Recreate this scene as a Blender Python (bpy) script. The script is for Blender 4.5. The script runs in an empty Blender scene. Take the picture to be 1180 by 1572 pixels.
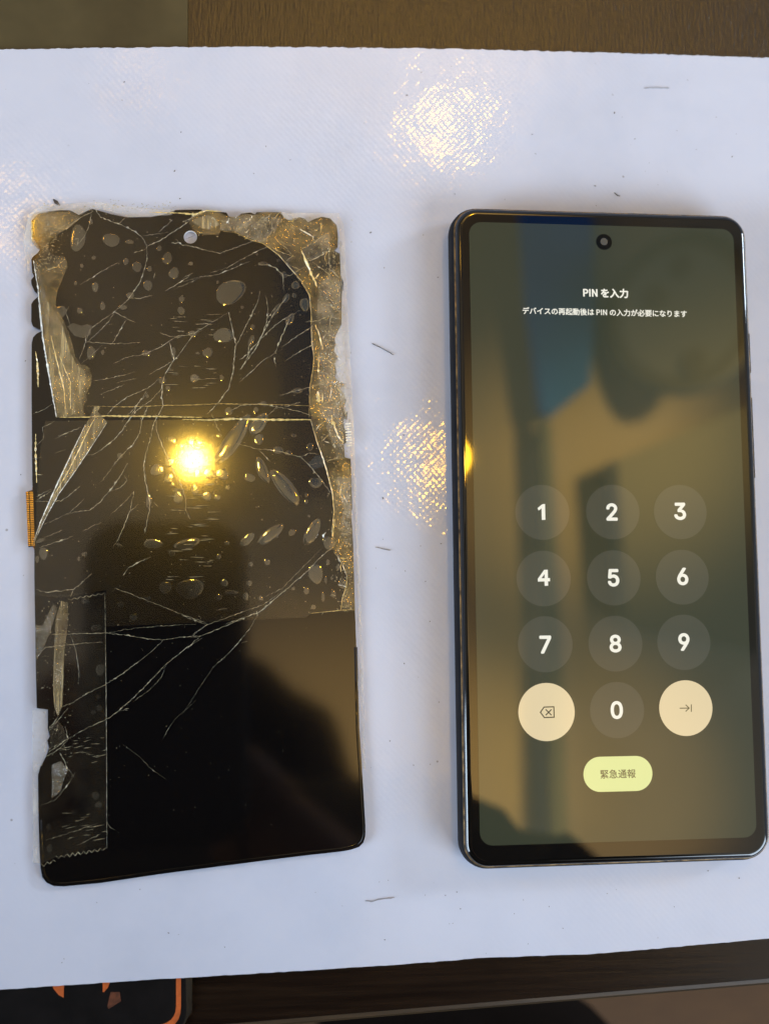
import bpy, bmesh, math, random
from mathutils import Vector, Matrix
from mathutils.geometry import tessellate_polygon

SC = bpy.context.scene
COL = SC.collection
rnd = random.Random(7)

# ------------------------------------------------------------------ camera
MM = 0.001
F_PX, PW, PH = 1900.0, 1180.0, 1572.0
PHONE_TOP = 8.8 * MM
CAM = Vector((0.0, 0.0, 0.28314 + PHONE_TOP))
RX, RY = 0.09648, -0.11796
ROT = Matrix.Rotation(RY, 3, 'Y') @ Matrix.Rotation(RX, 3, 'X')
cd = bpy.data.cameras.new('camera')
cam = bpy.data.objects.new('camera', cd)
COL.objects.link(cam)
cam.matrix_world = Matrix.Translation(CAM) @ ROT.to_4x4()
cd.sensor_fit = 'VERTICAL'
cd.sensor_height = 24.0
cd.lens = 24.0 * F_PX / PH
cd.clip_start, cd.clip_end = 0.005, 50.0
cd.dof.use_dof = True
cd.dof.focus_distance = 0.289
cd.dof.aperture_fstop = 7.4
SC.camera = cam

# ------------------------------------------------------------------ world, exposure
w = bpy.data.worlds.new('World')
SC.world = w
w.use_nodes = True
bg = w.node_tree.nodes['Background']
bg.inputs[0].default_value = (0.70, 0.80, 1.0, 1)
bg.inputs[1].default_value = 0.47
SC.view_settings.view_transform = 'Standard'
SC.view_settings.look = 'None'
SC.view_settings.exposure = 0.0
SC.view_settings.gamma = 1.0
SC.render.engine = 'CYCLES'
SC.cycles.use_denoising = True
SC.cycles.max_bounces = 5
SC.cycles.diffuse_bounces = 3
SC.cycles.glossy_bounces = 3
SC.cycles.transparent_max_bounces = 12
SC.cycles.caustics_reflective = False
SC.cycles.caustics_refractive = False
SC.cycles.sample_clamp_indirect = 6.0


def px(u, v, z=0.0):
    d = ROT @ Vector(((u - PW / 2) / F_PX, -(v - PH / 2) / F_PX, -1.0))
    return CAM + d * ((z - CAM.z) / d.z)


def mirror(u, v, zs, H):
    """where a mirror lying at height zs sends the sight line through a point, at height H"""
    p = px(u, v, zs)
    d = (p - CAM)
    return Vector((p.x + d.x * (H - zs) / -d.z, p.y + d.y * (H - zs) / -d.z, H))


# ------------------------------------------------------------------ lamps
CEIL = 1.75
PT_PANEL = 1.4 * MM


def bulb_light(name, pos, power, radius, color):
    l = bpy.data.lights.new(name, 'POINT')
    l.energy, l.shadow_soft_size, l.color = power, radius, color
    o = bpy.data.objects.new(name, l)
    COL.objects.link(o)
    o.location = pos
    return o


WARM = (1.0, 0.55, 0.10)
LAMP_Z = CEIL - 0.72
lampA = mirror(297, 706, 1.4 * MM, LAMP_Z)
lampB = mirror(676, 190, 0.0, LAMP_Z)
lampC = mirror(684, 706, 0.0, LAMP_Z)
bulb_light('lamp_glow', lampA, 2.0, 0.014, (1.0, 0.60, 0.075))
bulb_light('lamp_glow', lampB, 1.25, 0.021, (1.0, 0.52, 0.02))
bulb_light('lamp_glow', lampC, 1.5, 0.021, (1.0, 0.52, 0.02))


def added_uplight(name, pos, target, power, cone, blend=1.0, radius=0.05):
    l = bpy.data.lights.new(name, 'SPOT')
    l.energy, l.shadow_soft_size, l.color = power, radius, (1.0, 0.64, 0.17)
    l.spot_size, l.spot_blend = math.radians(cone), blend
    o = bpy.data.objects.new(name, l)
    COL.objects.link(o)
    o.location = pos
    o.rotation_euler = (Vector(pos) - Vector(target)).to_track_quat('Z', 'Y').to_euler()
    return o


# faint ceiling lamps, then unseen spots added to brighten the mirrored ceiling
lampD = mirror(28, 345, 0.0, LAMP_Z)
lampE = mirror(212, 108, 0.0, LAMP_Z)
bulb_light('lamp_glow', lampD, 0.35, 0.02, (1.0, 0.52, 0.03))
bulb_light('lamp_glow', lampE, 0.12, 0.015, (1.0, 0.52, 0.03))
added_uplight('added_ceiling_glow', (1.5, 0.7, 0.2), mirror(905, 720, PHONE_TOP, CEIL), 620, 17, radius=0.10)
added_uplight('added_ceiling_glow', (1.4, -0.9, 0.2), mirror(925, 1200, PHONE_TOP, CEIL), 330, 16)
added_uplight('added_ceiling_glow', (1.7, -0.5, 0.2), mirror(565, 1200, PT_PANEL, CEIL), 700, 18)
added_uplight('added_ceiling_glow', (-1.5, 0.9, 0.1), mirror(400, 500, PT_PANEL, CEIL), 24, 75)
added_uplight('added_ceiling_glow', (1.2, 1.7, 0.3), mirror(640, 10, 0.0, CEIL), 900, 22)
added_uplight('added_ceiling_glow', (-1.3, -0.1, 0.0), mirror(1000, 800, PHONE_TOP, CEIL), 30, 80, radius=0.5)

wl = bpy.data.lights.new('window_light', 'AREA')
wl.shape, wl.size, wl.size_y, wl.energy, wl.color = 'RECTANGLE', 0.34, 0.30, 17, (0.72, 0.85, 1.0)
wo = bpy.data.objects.new('window_light', wl)
COL.objects.link(wo)
wdir = Vector((0.86, 0.36, 0.42)).normalized()
wo.location = Vector((0.05, 0, 0)) + wdir * 2.4
wo.rotation_euler = wdir.to_track_quat('Z', 'Y').to_euler()


w2 = bpy.data.lights.new('window_light', 'AREA')
w2.shape, w2.size, w2.size_y, w2.energy, w2.color = 'RECTANGLE', 1.5, 1.1, 42, (0.68, 0.83, 1.0)
w2o = bpy.data.objects.new('window_light', w2)
COL.objects.link(w2o)
w2dir = Vector((0.70, -0.55, 0.55)).normalized()
w2o.location = w2dir * 2.3
w2o.rotation_euler = w2dir.to_track_quat('Z', 'Y').to_euler()


w3 = bpy.data.lights.new('window_light', 'AREA')
w3.shape, w3.size, w3.size_y, w3.energy, w3.color = 'RECTANGLE', 1.0, 0.8, 38, (0.66, 0.82, 1.0)
w3o = bpy.data.objects.new('window_light', w3)
COL.objects.link(w3o)
w3dir = Vector((-0.86, -0.34, 0.36)).normalized()
w3o.location = w3dir * 2.0
w3o.rotation_euler = w3dir.to_track_quat('Z', 'Y').to_euler()


# ------------------------------------------------------------------ materials
class NT:
    def __init__(self, name):
        m = bpy.data.materials.new(name)
        m.use_nodes = True
        self.m, self.t = m, m.node_tree
        self.t.nodes.clear()
        self.out = self.n('ShaderNodeOutputMaterial')

    def n(self, kind, **kw):
        nd = self.t.nodes.new(kind)
        for k, v in kw.items():
            if k.startswith('i_'):
                nd.inputs[k[2:].replace('_', ' ')].default_value = v
            else:
                setattr(nd, k, v)
        return nd

    def l(self, a, b):
        self.t.links.new(a, b)

    def surf(self, s):
        self.l(s, self.out.inputs['Surface'])
        return self.m

    def coord(self, scale=(1, 1, 1), rot=0.0, what='Object'):
        tc = self.n('ShaderNodeTexCoord')
        mp = self.n('ShaderNodeMapping')
        mp.inputs['Scale'].default_value = scale
        mp.inputs['Rotation'].default_value = (0, 0, rot)
        self.l(tc.outputs[what], mp.inputs[0])
        return mp.outputs[0]

    def noise(self, vec, scale, detail=3.0, rough=0.55):
        nd = self.n('ShaderNodeTexNoise')
        nd.inputs['Scale'].default_value = scale
        nd.inputs['Detail'].default_value = detail
        nd.inputs['Roughness'].default_value = rough
        self.l(vec, nd.inputs['Vector'])
        return nd.outputs[0]

    def ramp(self, fac, stops, interp='LINEAR'):
        r = self.n('ShaderNodeValToRGB')
        r.color_ramp.interpolation = interp
        el = r.color_ramp.elements
        while len(el) < len(stops):
            el.new(0.5)
        for e, (p, c) in zip(el, stops):
            e.position = p
            e.color = c if len(c) == 4 else (*c, 1)
        self.l(fac, r.inputs[0])
        return r.outputs[0]

    def math(self, op, a, b=None):
        m = self.n('ShaderNodeMath', operation=op)
        for i, v in enumerate((a, b)):
            if v is None:
                continue
            if isinstance(v, (int, float)):
                m.inputs[i].default_value = v
            else:
                self.l(v, m.inputs[i])
        return m.outputs[0]

    def bump(self, h, dist, strength=1.0, normal=None):
        b = self.n('ShaderNodeBump')
        b.inputs['Strength'].default_value = strength
        b.inputs['Distance'].default_value = dist
        self.l(h, b.inputs['Height'])
        if normal is not None:
            self.l(normal, b.inputs['Normal'])
        return b.outputs[0]

    def pbr(self, **kw):
        p = self.n('ShaderNodeBsdfPrincipled')
        for k, v in kw.items():
            s = p.inputs[k.replace('_', ' ')]
            if hasattr(v, 'links') or hasattr(v, 'is_linked'):
                self.l(v, s)
            elif isinstance(v, tuple) and len(v) == 3 and s.type == 'RGBA':
                s.default_value = (*v, 1)
            else:
                s.default_value = v
        return p.outputs[0]


def plain(name, col, rough=0.5, metal=0.0, ior=1.5, var=0.0, vscale=300.0, bumpd=0.0):
    t = NT(name)
    kw = dict(Roughness=rough, Metallic=metal, IOR=ior)
    if var or bumpd:
        nz = t.noise(t.coord(), vscale, 4)
    if var:
        a = tuple(max(0, c * (1 - var)) for c in col)
        b = tuple(c * (1 + var) for c in col)
        kw['Base_Color'] = t.ramp(nz, [(0.3, a), (0.7, b)])
    else:
        kw['Base_Color'] = col
    if bumpd:
        kw['Normal'] = t.bump(nz, bumpd)
    return t.surf(t.pbr(**kw))


def mat_mat():                                          # pale tarpaulin sheet with a woven relief
    t = NT('pale_tarpaulin')
    co = t.coord()
    sp = t.n('ShaderNodeSeparateXYZ')
    warp = t.n('ShaderNodeVectorMath', operation='MULTIPLY_ADD')
    nzv = t.n('ShaderNodeTexNoise')
    nzv.inputs['Scale'].default_value = 90
    t.l(co, nzv.inputs['Vector'])
    t.l(nzv.outputs['Color'], warp.inputs[0])
    warp.inputs[1].default_value = (0.0009, 0.0009, 0)
    t.l(co, warp.inputs[2])
    t.l(warp.outputs[0], sp.inputs[0])
    k = 2 * math.pi / (1.6 * MM)
    sx = t.math('SINE', t.math('MULTIPLY', sp.outputs[0], k))
    sy = t.math('SINE', t.math('MULTIPLY', sp.outputs[1], k * 0.93))
    weave = t.math('MULTIPLY', sx, sy)
    lump = t.noise(co, 430, 2)
    fine = t.noise(co, 2600, 2)
    broad = t.noise(co, 55, 2)
    h = t.math('ADD', t.math('MULTIPLY', weave, 0.125), t.math('MULTIPLY', lump, 1.1))
    h = t.math('ADD', h, t.math('MULTIPLY', fine, 0.012))
    nb = t.bump(broad, 0.00026)
    nb = t.bump(h, 0.000036, 1.0, nb)
    soil = t.noise(co, 28, 5, 0.6)
    base = t.ramp(soil, [(0.30, (0.58, 0.61, 0.72)), (0.52, (0.63, 0.655, 0.765)), (0.75, (0.65, 0.675, 0.78))])
    vor = t.n('ShaderNodeTexVoronoi', feature='F1')
    vor.inputs['Scale'].default_value = 190
    vor.inputs['Randomness'].default_value = 1.0
    t.l(co, vor.inputs['Vector'])
    gate = t.noise(co, 60, 1)
    thr = t.math('MULTIPLY', t.math('SUBTRACT', gate, 0.50), 0.34)
    spot = t.math('LESS_THAN', vor.outputs['Distance'], thr)
    mx = t.n('ShaderNodeMix', data_type='RGBA')
    t.l(t.math('MULTIPLY', spot, 0.55), mx.inputs[0])
    t.l(base, mx.inputs[6])
    mx.inputs[7].default_value = (0.16, 0.14, 0.12, 1)
    rgh = t.ramp(t.noise(co, 35, 3), [(0.3, (0.05,) * 3), (0.7, (0.08,) * 3)])
    return t.surf(t.pbr(Base_Color=mx.outputs[2], Roughness=0.36, IOR=1.36, Normal=nb, Coat_Weight=0.7, Coat_Roughness=rgh, Coat_Normal=nb))


def mat_wood(name, a, b, rough=0.28):
    t = NT(name)
    co = t.coord((10, 260, 60))
    g = t.noise(co, 3.0, 6, 0.65)
    base = t.ramp(g, [(0.3, a), (0.7, b)])
    return t.surf(t.pbr(Base_Color=base, Roughness=rough, IOR=1.5, Normal=t.bump(g, 0.00006)))


def mat_leather():
    t = NT('brown_leather')
    co = t.coord((1900, 230, 300))
    g = t.noise(co, 1.0, 3, 0.6)
    g2 = t.noise(t.coord(), 900, 3)
    h = t.math('ADD', g, t.math('MULTIPLY', g2, 0.5))
    base = t.ramp(g, [(0.35, (0.010, 0.005, 0.002)), (0.65, (0.026, 0.014, 0.006))])
    return t.surf(t.pbr(Base_Color=base, Roughness=0.30, IOR=1.75, Normal=t.bump(h, 0.00013)))


def mat_film(name, fac, rough, bumpd=0.0, stretch=(1, 1, 1), scale=300, haze=0.0, hazecol=(0.8, 0.8, 0.8), lobe2=0.0, tint=(1, 1, 1)):
    """thin clear plastic: mostly see-through, a share of mirror reflection, a little haze"""
    t = NT(name)
    tr = t.n('ShaderNodeBsdfTransparent')
    tr.inputs[0].default_value = (*tint, 1)
    gl = t.n('ShaderNodeBsdfGlossy')
    gl.inputs['Roughness'].default_value = rough
    if bumpd:
        nz = t.noise(t.coord(stretch), scale, 3)
        t.l(t.bump(nz, bumpd), gl.inputs['Normal'])
    cur = t.n('ShaderNodeMixShader')
    cur.inputs[0].default_value = fac
    t.l(tr.outputs[0], cur.inputs[1])
    t.l(gl.outputs[0], cur.inputs[2])
    out = cur.outputs[0]
    if lobe2:
        g2 = t.n('ShaderNodeBsdfGlossy')
        g2.inputs['Roughness'].default_value = 0.22
        m2 = t.n('ShaderNodeMixShader')
        m2.inputs[0].default_value = lobe2
        t.l(out, m2.inputs[1])
        t.l(g2.outputs[0], m2.inputs[2])
        out = m2.outputs[0]
    if haze:
        df = t.n('ShaderNodeBsdfDiffuse')
        df.inputs[0].default_value = (*hazecol, 1)
        m3 = t.n('ShaderNodeMixShader')
        hz = t.noise(t.coord(), 110, 3, 0.5)
        t.l(t.math('MULTIPLY', t.ramp(hz, [(0.35, (0.2,) * 3), (0.75, (1.8,) * 3)]), haze), m3.inputs[0])
        t.l(out, m3.inputs[1])
        t.l(df.outputs[0], m3.inputs[2])
        out = m3.outputs[0]
    return t.surf(out)


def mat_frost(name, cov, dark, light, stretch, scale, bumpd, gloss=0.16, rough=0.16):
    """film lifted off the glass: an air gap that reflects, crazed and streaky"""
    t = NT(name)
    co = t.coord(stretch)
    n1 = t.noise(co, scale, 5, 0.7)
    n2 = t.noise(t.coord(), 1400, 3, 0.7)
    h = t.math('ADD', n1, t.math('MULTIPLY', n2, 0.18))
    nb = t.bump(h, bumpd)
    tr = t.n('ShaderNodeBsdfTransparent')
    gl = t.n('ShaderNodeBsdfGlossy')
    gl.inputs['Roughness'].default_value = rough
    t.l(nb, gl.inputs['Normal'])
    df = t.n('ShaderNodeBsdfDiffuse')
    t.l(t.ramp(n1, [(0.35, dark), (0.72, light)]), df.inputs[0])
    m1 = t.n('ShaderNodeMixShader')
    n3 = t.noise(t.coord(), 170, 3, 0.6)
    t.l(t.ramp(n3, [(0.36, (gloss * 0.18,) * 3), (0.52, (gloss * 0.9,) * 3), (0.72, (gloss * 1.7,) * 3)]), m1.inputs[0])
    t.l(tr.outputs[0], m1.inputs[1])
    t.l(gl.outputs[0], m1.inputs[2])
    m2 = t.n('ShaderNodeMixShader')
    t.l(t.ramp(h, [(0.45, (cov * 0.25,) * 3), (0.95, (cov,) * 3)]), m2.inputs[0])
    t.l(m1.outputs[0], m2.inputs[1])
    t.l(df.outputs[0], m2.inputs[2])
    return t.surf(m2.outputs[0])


def mat_glow(name, col, strength=1.0, base=(0.01, 0.01, 0.01), rough=0.03):
    t = NT(name)
    return t.surf(t.pbr(Base_Color=base, Roughness=rough, IOR=GLASS_IOR, Emission_Color=col, Emission_Strength=strength))


GLASS_IOR = 1.78
M = {}
M['mat'] = mat_mat()
M['desk'] = mat_wood('dark_wood', (0.006, 0.003, 0.002), (0.020, 0.011, 0.006), 0.20)
M['desk_edge'] = mat_wood('desk_edge_wood', (0.035, 0.021, 0.009), (0.07, 0.042, 0.018), 0.5)
M['floor'] = mat_wood('floor_wood', (0.05, 0.02, 0.004), (0.11, 0.05, 0.012), 0.8)
M['leather'] = mat_leather()
M['olive'] = plain('olive_vinyl', (0.060, 0.048, 0.022), 0.40, var=0.35, vscale=45, bumpd=0.00006)
M['blackpad'] = plain('black_pad', (0.005, 0.004, 0.004), 0.5, ior=1.25, var=0.4, vscale=200)
M['orange'] = plain('orange_print', (0.50, 0.10, 0.012), 0.6, var=0.2, vscale=700)
M['brownprint'] = plain('brown_print', (0.10, 0.03, 0.012), 0.5, var=0.5, vscale=900)
M['oled'] = plain('black_display_glass', (0.0035, 0.003, 0.003), 0.065, ior=1.72)
M['oled_edge'] = plain('glossy_black_edge', (0.006, 0.005, 0.004), 0.10, ior=1.6)
M['phone_glass'] = plain('phone_cover_glass', (0.004, 0.0035, 0.003), 0.025, ior=GLASS_IOR)
M['phone_frame'] = plain('dark_frame_metal', (0.010, 0.010, 0.012), 0.55, ior=1.18, var=0.3, vscale=120)
M['worn_rim'] = plain('worn_gold_rim', (0.22, 0.14, 0.06), 0.45, metal=0.5, var=0.9, vscale=420, bumpd=0.0001)
M['lens'] = plain('lens_glass', (0.10, 0.09, 0.07), 0.08, ior=1.9)
M['lensring'] = plain('lens_ring', (0.004, 0.004, 0.003), 0.05, ior=1.5)
M['screen'] = mat_glow('lit_screen', (0.030, 0.036, 0.019))
M['key'] = mat_glow('lit_key', (0.058, 0.062, 0.043))
M['white'] = mat_glow('lit_white', (0.88, 0.86, 0.75))
M['cream'] = mat_glow('lit_cream', (0.74, 0.61, 0.37))
M['lime'] = mat_glow('lit_lime', (0.70, 0.76, 0.33))
M['ink'] = mat_glow('dark_ink', (0.035, 0.028, 0.012))
M['ink2'] = mat_glow('grey_ink', (0.10, 0.085, 0.035))
M['film'] = mat_film('clear_tape', 0.022, 0.035, 0.000004, (0.25, 1.6, 1), 500, haze=0.004, hazecol=(0.6, 0.5, 0.3), lobe2=0.026)
M['film_old'] = mat_film('scuffed_tape', 0.02, 0.12, 0.00001, (0.5, 1.4, 1), 420, haze=0.035, hazecol=(0.32, 0.24, 0.14))
M['overhang'] = mat_film('tape_rim', 0.07, 0.16, 0.0002, (1, 1, 1), 700, haze=0.30, hazecol=(0.85, 0.80, 0.72))
M['bubble'] = mat_film('air_pocket', 0.155, 0.07, 0.000001, (1, 1, 1), 900, haze=0.055, hazecol=(0.7, 0.62, 0.4))
M['bubble_faint'] = mat_film('faint_air_pocket', 0.05, 0.08, 0.0, haze=0.03, hazecol=(0.6, 0.52, 0.36))
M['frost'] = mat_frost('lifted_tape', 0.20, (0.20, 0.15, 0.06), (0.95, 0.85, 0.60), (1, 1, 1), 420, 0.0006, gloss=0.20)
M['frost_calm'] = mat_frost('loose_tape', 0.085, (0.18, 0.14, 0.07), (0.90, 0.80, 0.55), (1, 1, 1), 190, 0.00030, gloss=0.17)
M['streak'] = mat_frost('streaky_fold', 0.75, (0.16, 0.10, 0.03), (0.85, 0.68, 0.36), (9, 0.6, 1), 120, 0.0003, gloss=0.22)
M['crack'] = plain('crack_glint', (0.44, 0.39, 0.25), 0.25, ior=1.6, var=0.6, vscale=1500)
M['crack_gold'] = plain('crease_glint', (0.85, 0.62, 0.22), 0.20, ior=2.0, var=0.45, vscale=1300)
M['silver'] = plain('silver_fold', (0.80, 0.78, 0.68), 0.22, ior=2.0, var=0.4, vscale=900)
M['gold'] = plain('gold_contacts', (0.95, 0.58, 0.18), 0.25, metal=1.0, var=0.2, vscale=900)
M['copper'] = plain('copper_flex', (0.45, 0.18, 0.05), 0.35, metal=0.5, var=0.2, vscale=500)
M['flexblack'] = plain('flex_black', (0.010, 0.009, 0.010), 0.3)
M['debris'] = plain('dark_fleck', (0.06, 0.045, 0.035), 0.7)
M['redfleck'] = plain('red_fleck', (0.35, 0.03, 0.02), 0.5)
M['mark'] = plain('grey_smudge', (0.40, 0.39, 0.42), 0.5)
M['ceiling'] = plain('warm_ceiling', (0.62, 0.55, 0.44), 0.9, var=0.10, vscale=3)
M['blue'] = plain('blue_cloth', (0.012, 0.20, 0.90), 0.8, var=0.15, vscale=6)
M['navy'] = plain('navy_cloth', (0.012, 0.09, 0.27), 0.8, var=0.15, vscale=6)
M['teal'] = plain('dark_teal_paint', (0.22, 0.26, 0.26), 0.7)
M['acgrey'] = plain('grey_enamel', (0.33, 0.33, 0.26), 0.6)
M['dialgrey'] = plain('clock_dial', (0.45, 0.48, 0.45), 0.6)
M['dark'] = plain('dark_plastic', (0.02, 0.02, 0.02), 0.5)
M['sweater'] = plain('black_knit', (0.010, 0.008, 0.008), 0.95, var=0.3, vscale=90)
M['skin'] = plain('skin', (0.34, 0.17, 0.10), 0.55)
M['hair'] = plain('black_hair', (0.006, 0.004, 0.003), 0.95, ior=1.2)
M['brass'] = plain('lamp_socket', (0.30, 0.20, 0.08), 0.35, metal=0.8)


# ------------------------------------------------------------------ mesh helpers
def link(name, me, mat, parent=None):
    o = bpy.data.objects.new(name, me)
    if mat is not None:
        me.materials.append(M[mat] if isinstance(mat, str) else mat)
    COL.objects.link(o)
    if parent is not None:
        o.parent = parent
    return o


def mk(name, verts, faces, mat, parent=None, smooth=False):
    me = bpy.data.meshes.new(name)
    me.from_pydata([tuple(v) for v in verts], [], faces)
    me.validate()
    bm = bmesh.new()
    bm.from_mesh(me)
    bmesh.ops.recalc_face_normals(bm, faces=bm.faces)
    bm.to_mesh(me)
    bm.free()
    if smooth:
        me.polygons.foreach_set('use_smooth', [True] * len(me.polygons))
    return link(name, me, mat, parent)


def tag(o, label=None, cat=None, group=None, kind=None):
    for k, v in (('label', label), ('category', cat), ('group', group), ('kind', kind)):
        if v:
            o[k] = v
    return o


def empty(name, loc=(0, 0, 0)):
    o = bpy.data.objects.new(name, None)
    o.empty_display_size = 0.01
    COL.objects.link(o)
    o.location = loc
    return o


def plate(name, outline, z0, z1, mat, parent=None, holes=()):
    """outline: list of (x, y) world points; solid from z0 up to z1"""
    loops = [list(outline)] + [list(h) for h in holes]
    flat = [p for lp in loops for p in lp]
    tris = tessellate_polygon([[Vector((p[0], p[1], 0)) for p in lp] for lp in loops])
    n = len(flat)
    V = [(p[0], p[1], z1) for p in flat] + [(p[0], p[1], z0) for p in flat]
    Fc = [tuple(t) for t in tris] + [tuple(i + n for i in reversed(t)) for t in tris]
    s = 0
    for lp in loops:
        m = len(lp)
        for i in range(m):
            a, b = s + i, s + (i + 1) % m
            Fc.append((a, b, b + n, a + n))
        s += m
    return mk(name, V, Fc, mat, parent)


def P2(pts, z):
    return [tuple(px(u, v, z))[:2] for u, v in pts]


def loft(name, rings, mat, parent=None, cap_top=True, cap_bot=True, smooth=True):
    V, Fc = [], []
    n = len(rings[0])
    for r in rings:
        V += r
    for i in range(len(rings) - 1):
        for j in range(n):
            a, b = i * n + j, i * n + (j + 1) % n
            Fc.append((a, b, b + n, a + n))
    if cap_bot:
        Fc.append(tuple(reversed(range(n))))
    if cap_top:
        Fc.append(tuple(range((len(rings) - 1) * n, len(rings) * n)))
    o = mk(name, V, Fc, mat, parent)
    if smooth:
        for p in o.data.polygons:
            p.use_smooth = len(p.vertices) == 4
    return o


def rrect(hx, hy, r, z, seg=8, cx=0, cy=0):
    out = []
    for qx, qy, a0 in ((1, 1, 0), (-1, 1, 90), (-1, -1, 180), (1, -1, 270)):
        for k in range(seg + 1):
            a = math.radians(a0 + 90 * k / seg)
            out.append((cx + qx * (hx - r) + r * math.cos(a), cy + qy * (hy - r) + r * math.sin(a), z))
    return out


def tube(name, pts, rad, mat, parent=None, seg=8, closed=False):
    V, Fc = [], []
    n = len(pts)
    for i, p in enumerate(pts):
        p = Vector(p)
        a = Vector(pts[(i - 1) % n if closed else max(0, i - 1)])
        b = Vector(pts[(i + 1) % n if closed else min(n - 1, i + 1)])
        t = (b - a).normalized()
        s = t.cross(Vector((0, 0, 1)))
        s = s.normalized() if s.length > 1e-6 else Vector((1, 0, 0))
        u = s.cross(t)
        r = rad[i] if isinstance(rad, (list, tuple)) else rad
        for k in range(seg):
            an = 2 * math.pi * k / seg
            V.append(p + s * (r * math.cos(an)) + u * (r * math.sin(an)))
    rng = n if closed else n - 1
    for i in range(rng):
        for k in range(seg):
            a, b = i * seg + k, i * seg + (k + 1) % seg
            c, d = ((i + 1) % n) * seg + (k + 1) % seg, ((i + 1) % n) * seg + k
            Fc.append((a, b, c, d))
    if not closed:
        Fc.append(tuple(range(seg)))
        Fc.append(tuple(range((n - 1) * seg, n * seg)))
    return mk(name, V, Fc, mat, parent, smooth=True)


def densify(pts, step):
    out = []
    for i in range(len(pts) - 1):
        a, b = Vector(pts[i]), Vector(pts[i + 1])
        k = max(1, int((b - a).length / step))
        for j in range(k):
            out.append(a.lerp(b, j / k))
    out.append(Vector(pts[-1]))
    return out


# ------------------------------------------------------------------ setting: desk, floor, ceiling
zdesk = -1.6 * MM
e0, e1 = px(-700, 1686, zdesk), px(1900, 1464, zdesk)
ed = (e1 - e0).normalized()
up = Vector((-ed.y, ed.x, 0))


def along(s, t, z):
    p = e0 + ed * s + up * t
    return (p.x, p.y, z)


desk = mk('desk_top', [along(-0.4, 0.0035, zdesk), along(0.9, 0.0035, zdesk), along(0.9, 0.75, zdesk), along(-0.4, 0.75, zdesk),
                       along(-0.4, 0.0035, -0.03), along(0.9, 0.0035, -0.03), along(0.9, 0.75, -0.03), along(-0.4, 0.75, -0.03)],
          [(0, 1, 2, 3), (4, 5, 6, 7), (0, 1, 5, 4), (1, 2, 6, 5), (2, 3, 7, 6), (3, 0, 4, 7)], 'desk')
tag(desk, 'dark brown wood grain desk top under the pale sheet', 'desk')
prof = [(0.0035, -0.0002), (0.0025, -0.0004), (0.0018, -0.0014), (0.0015, -0.004), (0.0015, -0.0284), (0.0035, -0.0284)]
V = []
for s in (-0.4, 0.9):
    V += [along(s, a, zdesk + b) for a, b in prof]
n = len(prof)
mk('edge_band', V, [(i, i + 1, i + 1 + n, i + n) for i in range(n - 1)], 'desk_edge', desk)

fl = mk('floor', [(-8, -8, -0.74), (8, -8, -0.74), (8, 8, -0.74), (-8, 8, -0.74)], [(0, 1, 2, 3)], 'floor')
tag(fl, kind='structure')
R_C = 1.9
cl = mk('ceiling', [(-R_C, -R_C, CEIL), (R_C, -R_C, CEIL), (R_C, R_C, CEIL), (-R_C, R_C, CEIL),
                    (-R_C, -R_C, CEIL + 0.02), (R_C, -R_C, CEIL + 0.02), (R_C, R_C, CEIL + 0.02), (-R_C, R_C, CEIL + 0.02)],
        [(0, 1, 2, 3), (4, 5, 6, 7), (0, 1, 5, 4), (1, 2, 6, 5), (2, 3, 7, 6), (3, 0, 4, 7)], 'ceiling')
tag(cl, kind='structure')

# leather pad and olive sheet at the far side
lz = zdesk + 0.0009
pad = plate('leather_desk_pad', P2([(289.5, -160), (1500, -160), (1500, 300), (289.5, 260)], lz), zdesk + 0.0001, lz, 'leather')
tag(pad, 'dark brown wrinkled leather pad beyond the pale sheet', 'desk pad')
ol = plate('vinyl_sheet', P2([(-300, -160), (288.5, -160), (288.5, 250), (-300, 250)], lz), zdesk + 0.0001, lz, 'olive')
tag(ol, 'smooth olive brown vinyl sheet at the top left corner', 'sheet')

# black pad with orange print under the near left corner
bz = zdesk + 0.0007
bp = plate('black_printed_pad', P2([(-300, 1300), (296, 1300), (294, 1552), (283, 1572), (281, 1700), (-300, 1700)], bz), zdesk + 0.0001, bz, 'blackpad')
tag(bp, 'black pad with orange print peeking out below the pale sheet', 'pad')
oz = bz + 0.00006


def orange(pts, name='orange_print', mat='orange'):
    return plate(name, P2(pts, oz), bz + 0.00001, oz, mat, bp)


arc = [(278, 1490)]
arc += [(278, 1545), (277, 1556), (274, 1565), (268, 1573), (258, 1579), (240, 1583), (100, 1590)]
outer = [(u, v) for u, v in arc]
inner = [(270.5, 1490), (270.5, 1545), (269.5, 1553), (267, 1560), (262, 1566), (254, 1571), (238, 1575), (100, 1582)]
orange(outer + inner[::-1], 'orange_line')
orange([(78, 1500), (99, 1500), (98, 1532), (90, 1527), (82, 1517)], 'orange_wedge')
orange([(158, 1500), (172, 1500), (166, 1516), (160, 1523), (158, 1523)], 'orange_wedge')
orange([(170, 1523), (184, 1523), (186, 1537), (167, 1549), (165, 1545)], 'brown_patch', 'brownprint')
ft = plate('clear_strip', P2([(285, 1480), (296, 1480), (295, 1556), (290, 1560), (283, 1574), (281, 1574), (286, 1556)], oz + 0.0002), oz, oz + 0.0002, 'film_old', bp)
tag(ft, 'frayed clear strip along the pad edge')

# ------------------------------------------------------------------ the pale sheet
mt = -0.0 * MM
top = [(-260, 82), (-120, 78), (0, 76), (120, 74), (300, 72), (500, 72.5), (700, 75), (900, 80), (1080, 85.5), (1180, 88.5), (1420, 98)]
bot = [(1420, 1424), (1180, 1441), (1000, 1457), (900, 1465), (740, 1470.5), (600, 1482), (400, 1494), (200, 1506), (0, 1519.5), (-260, 1537)]


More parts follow.
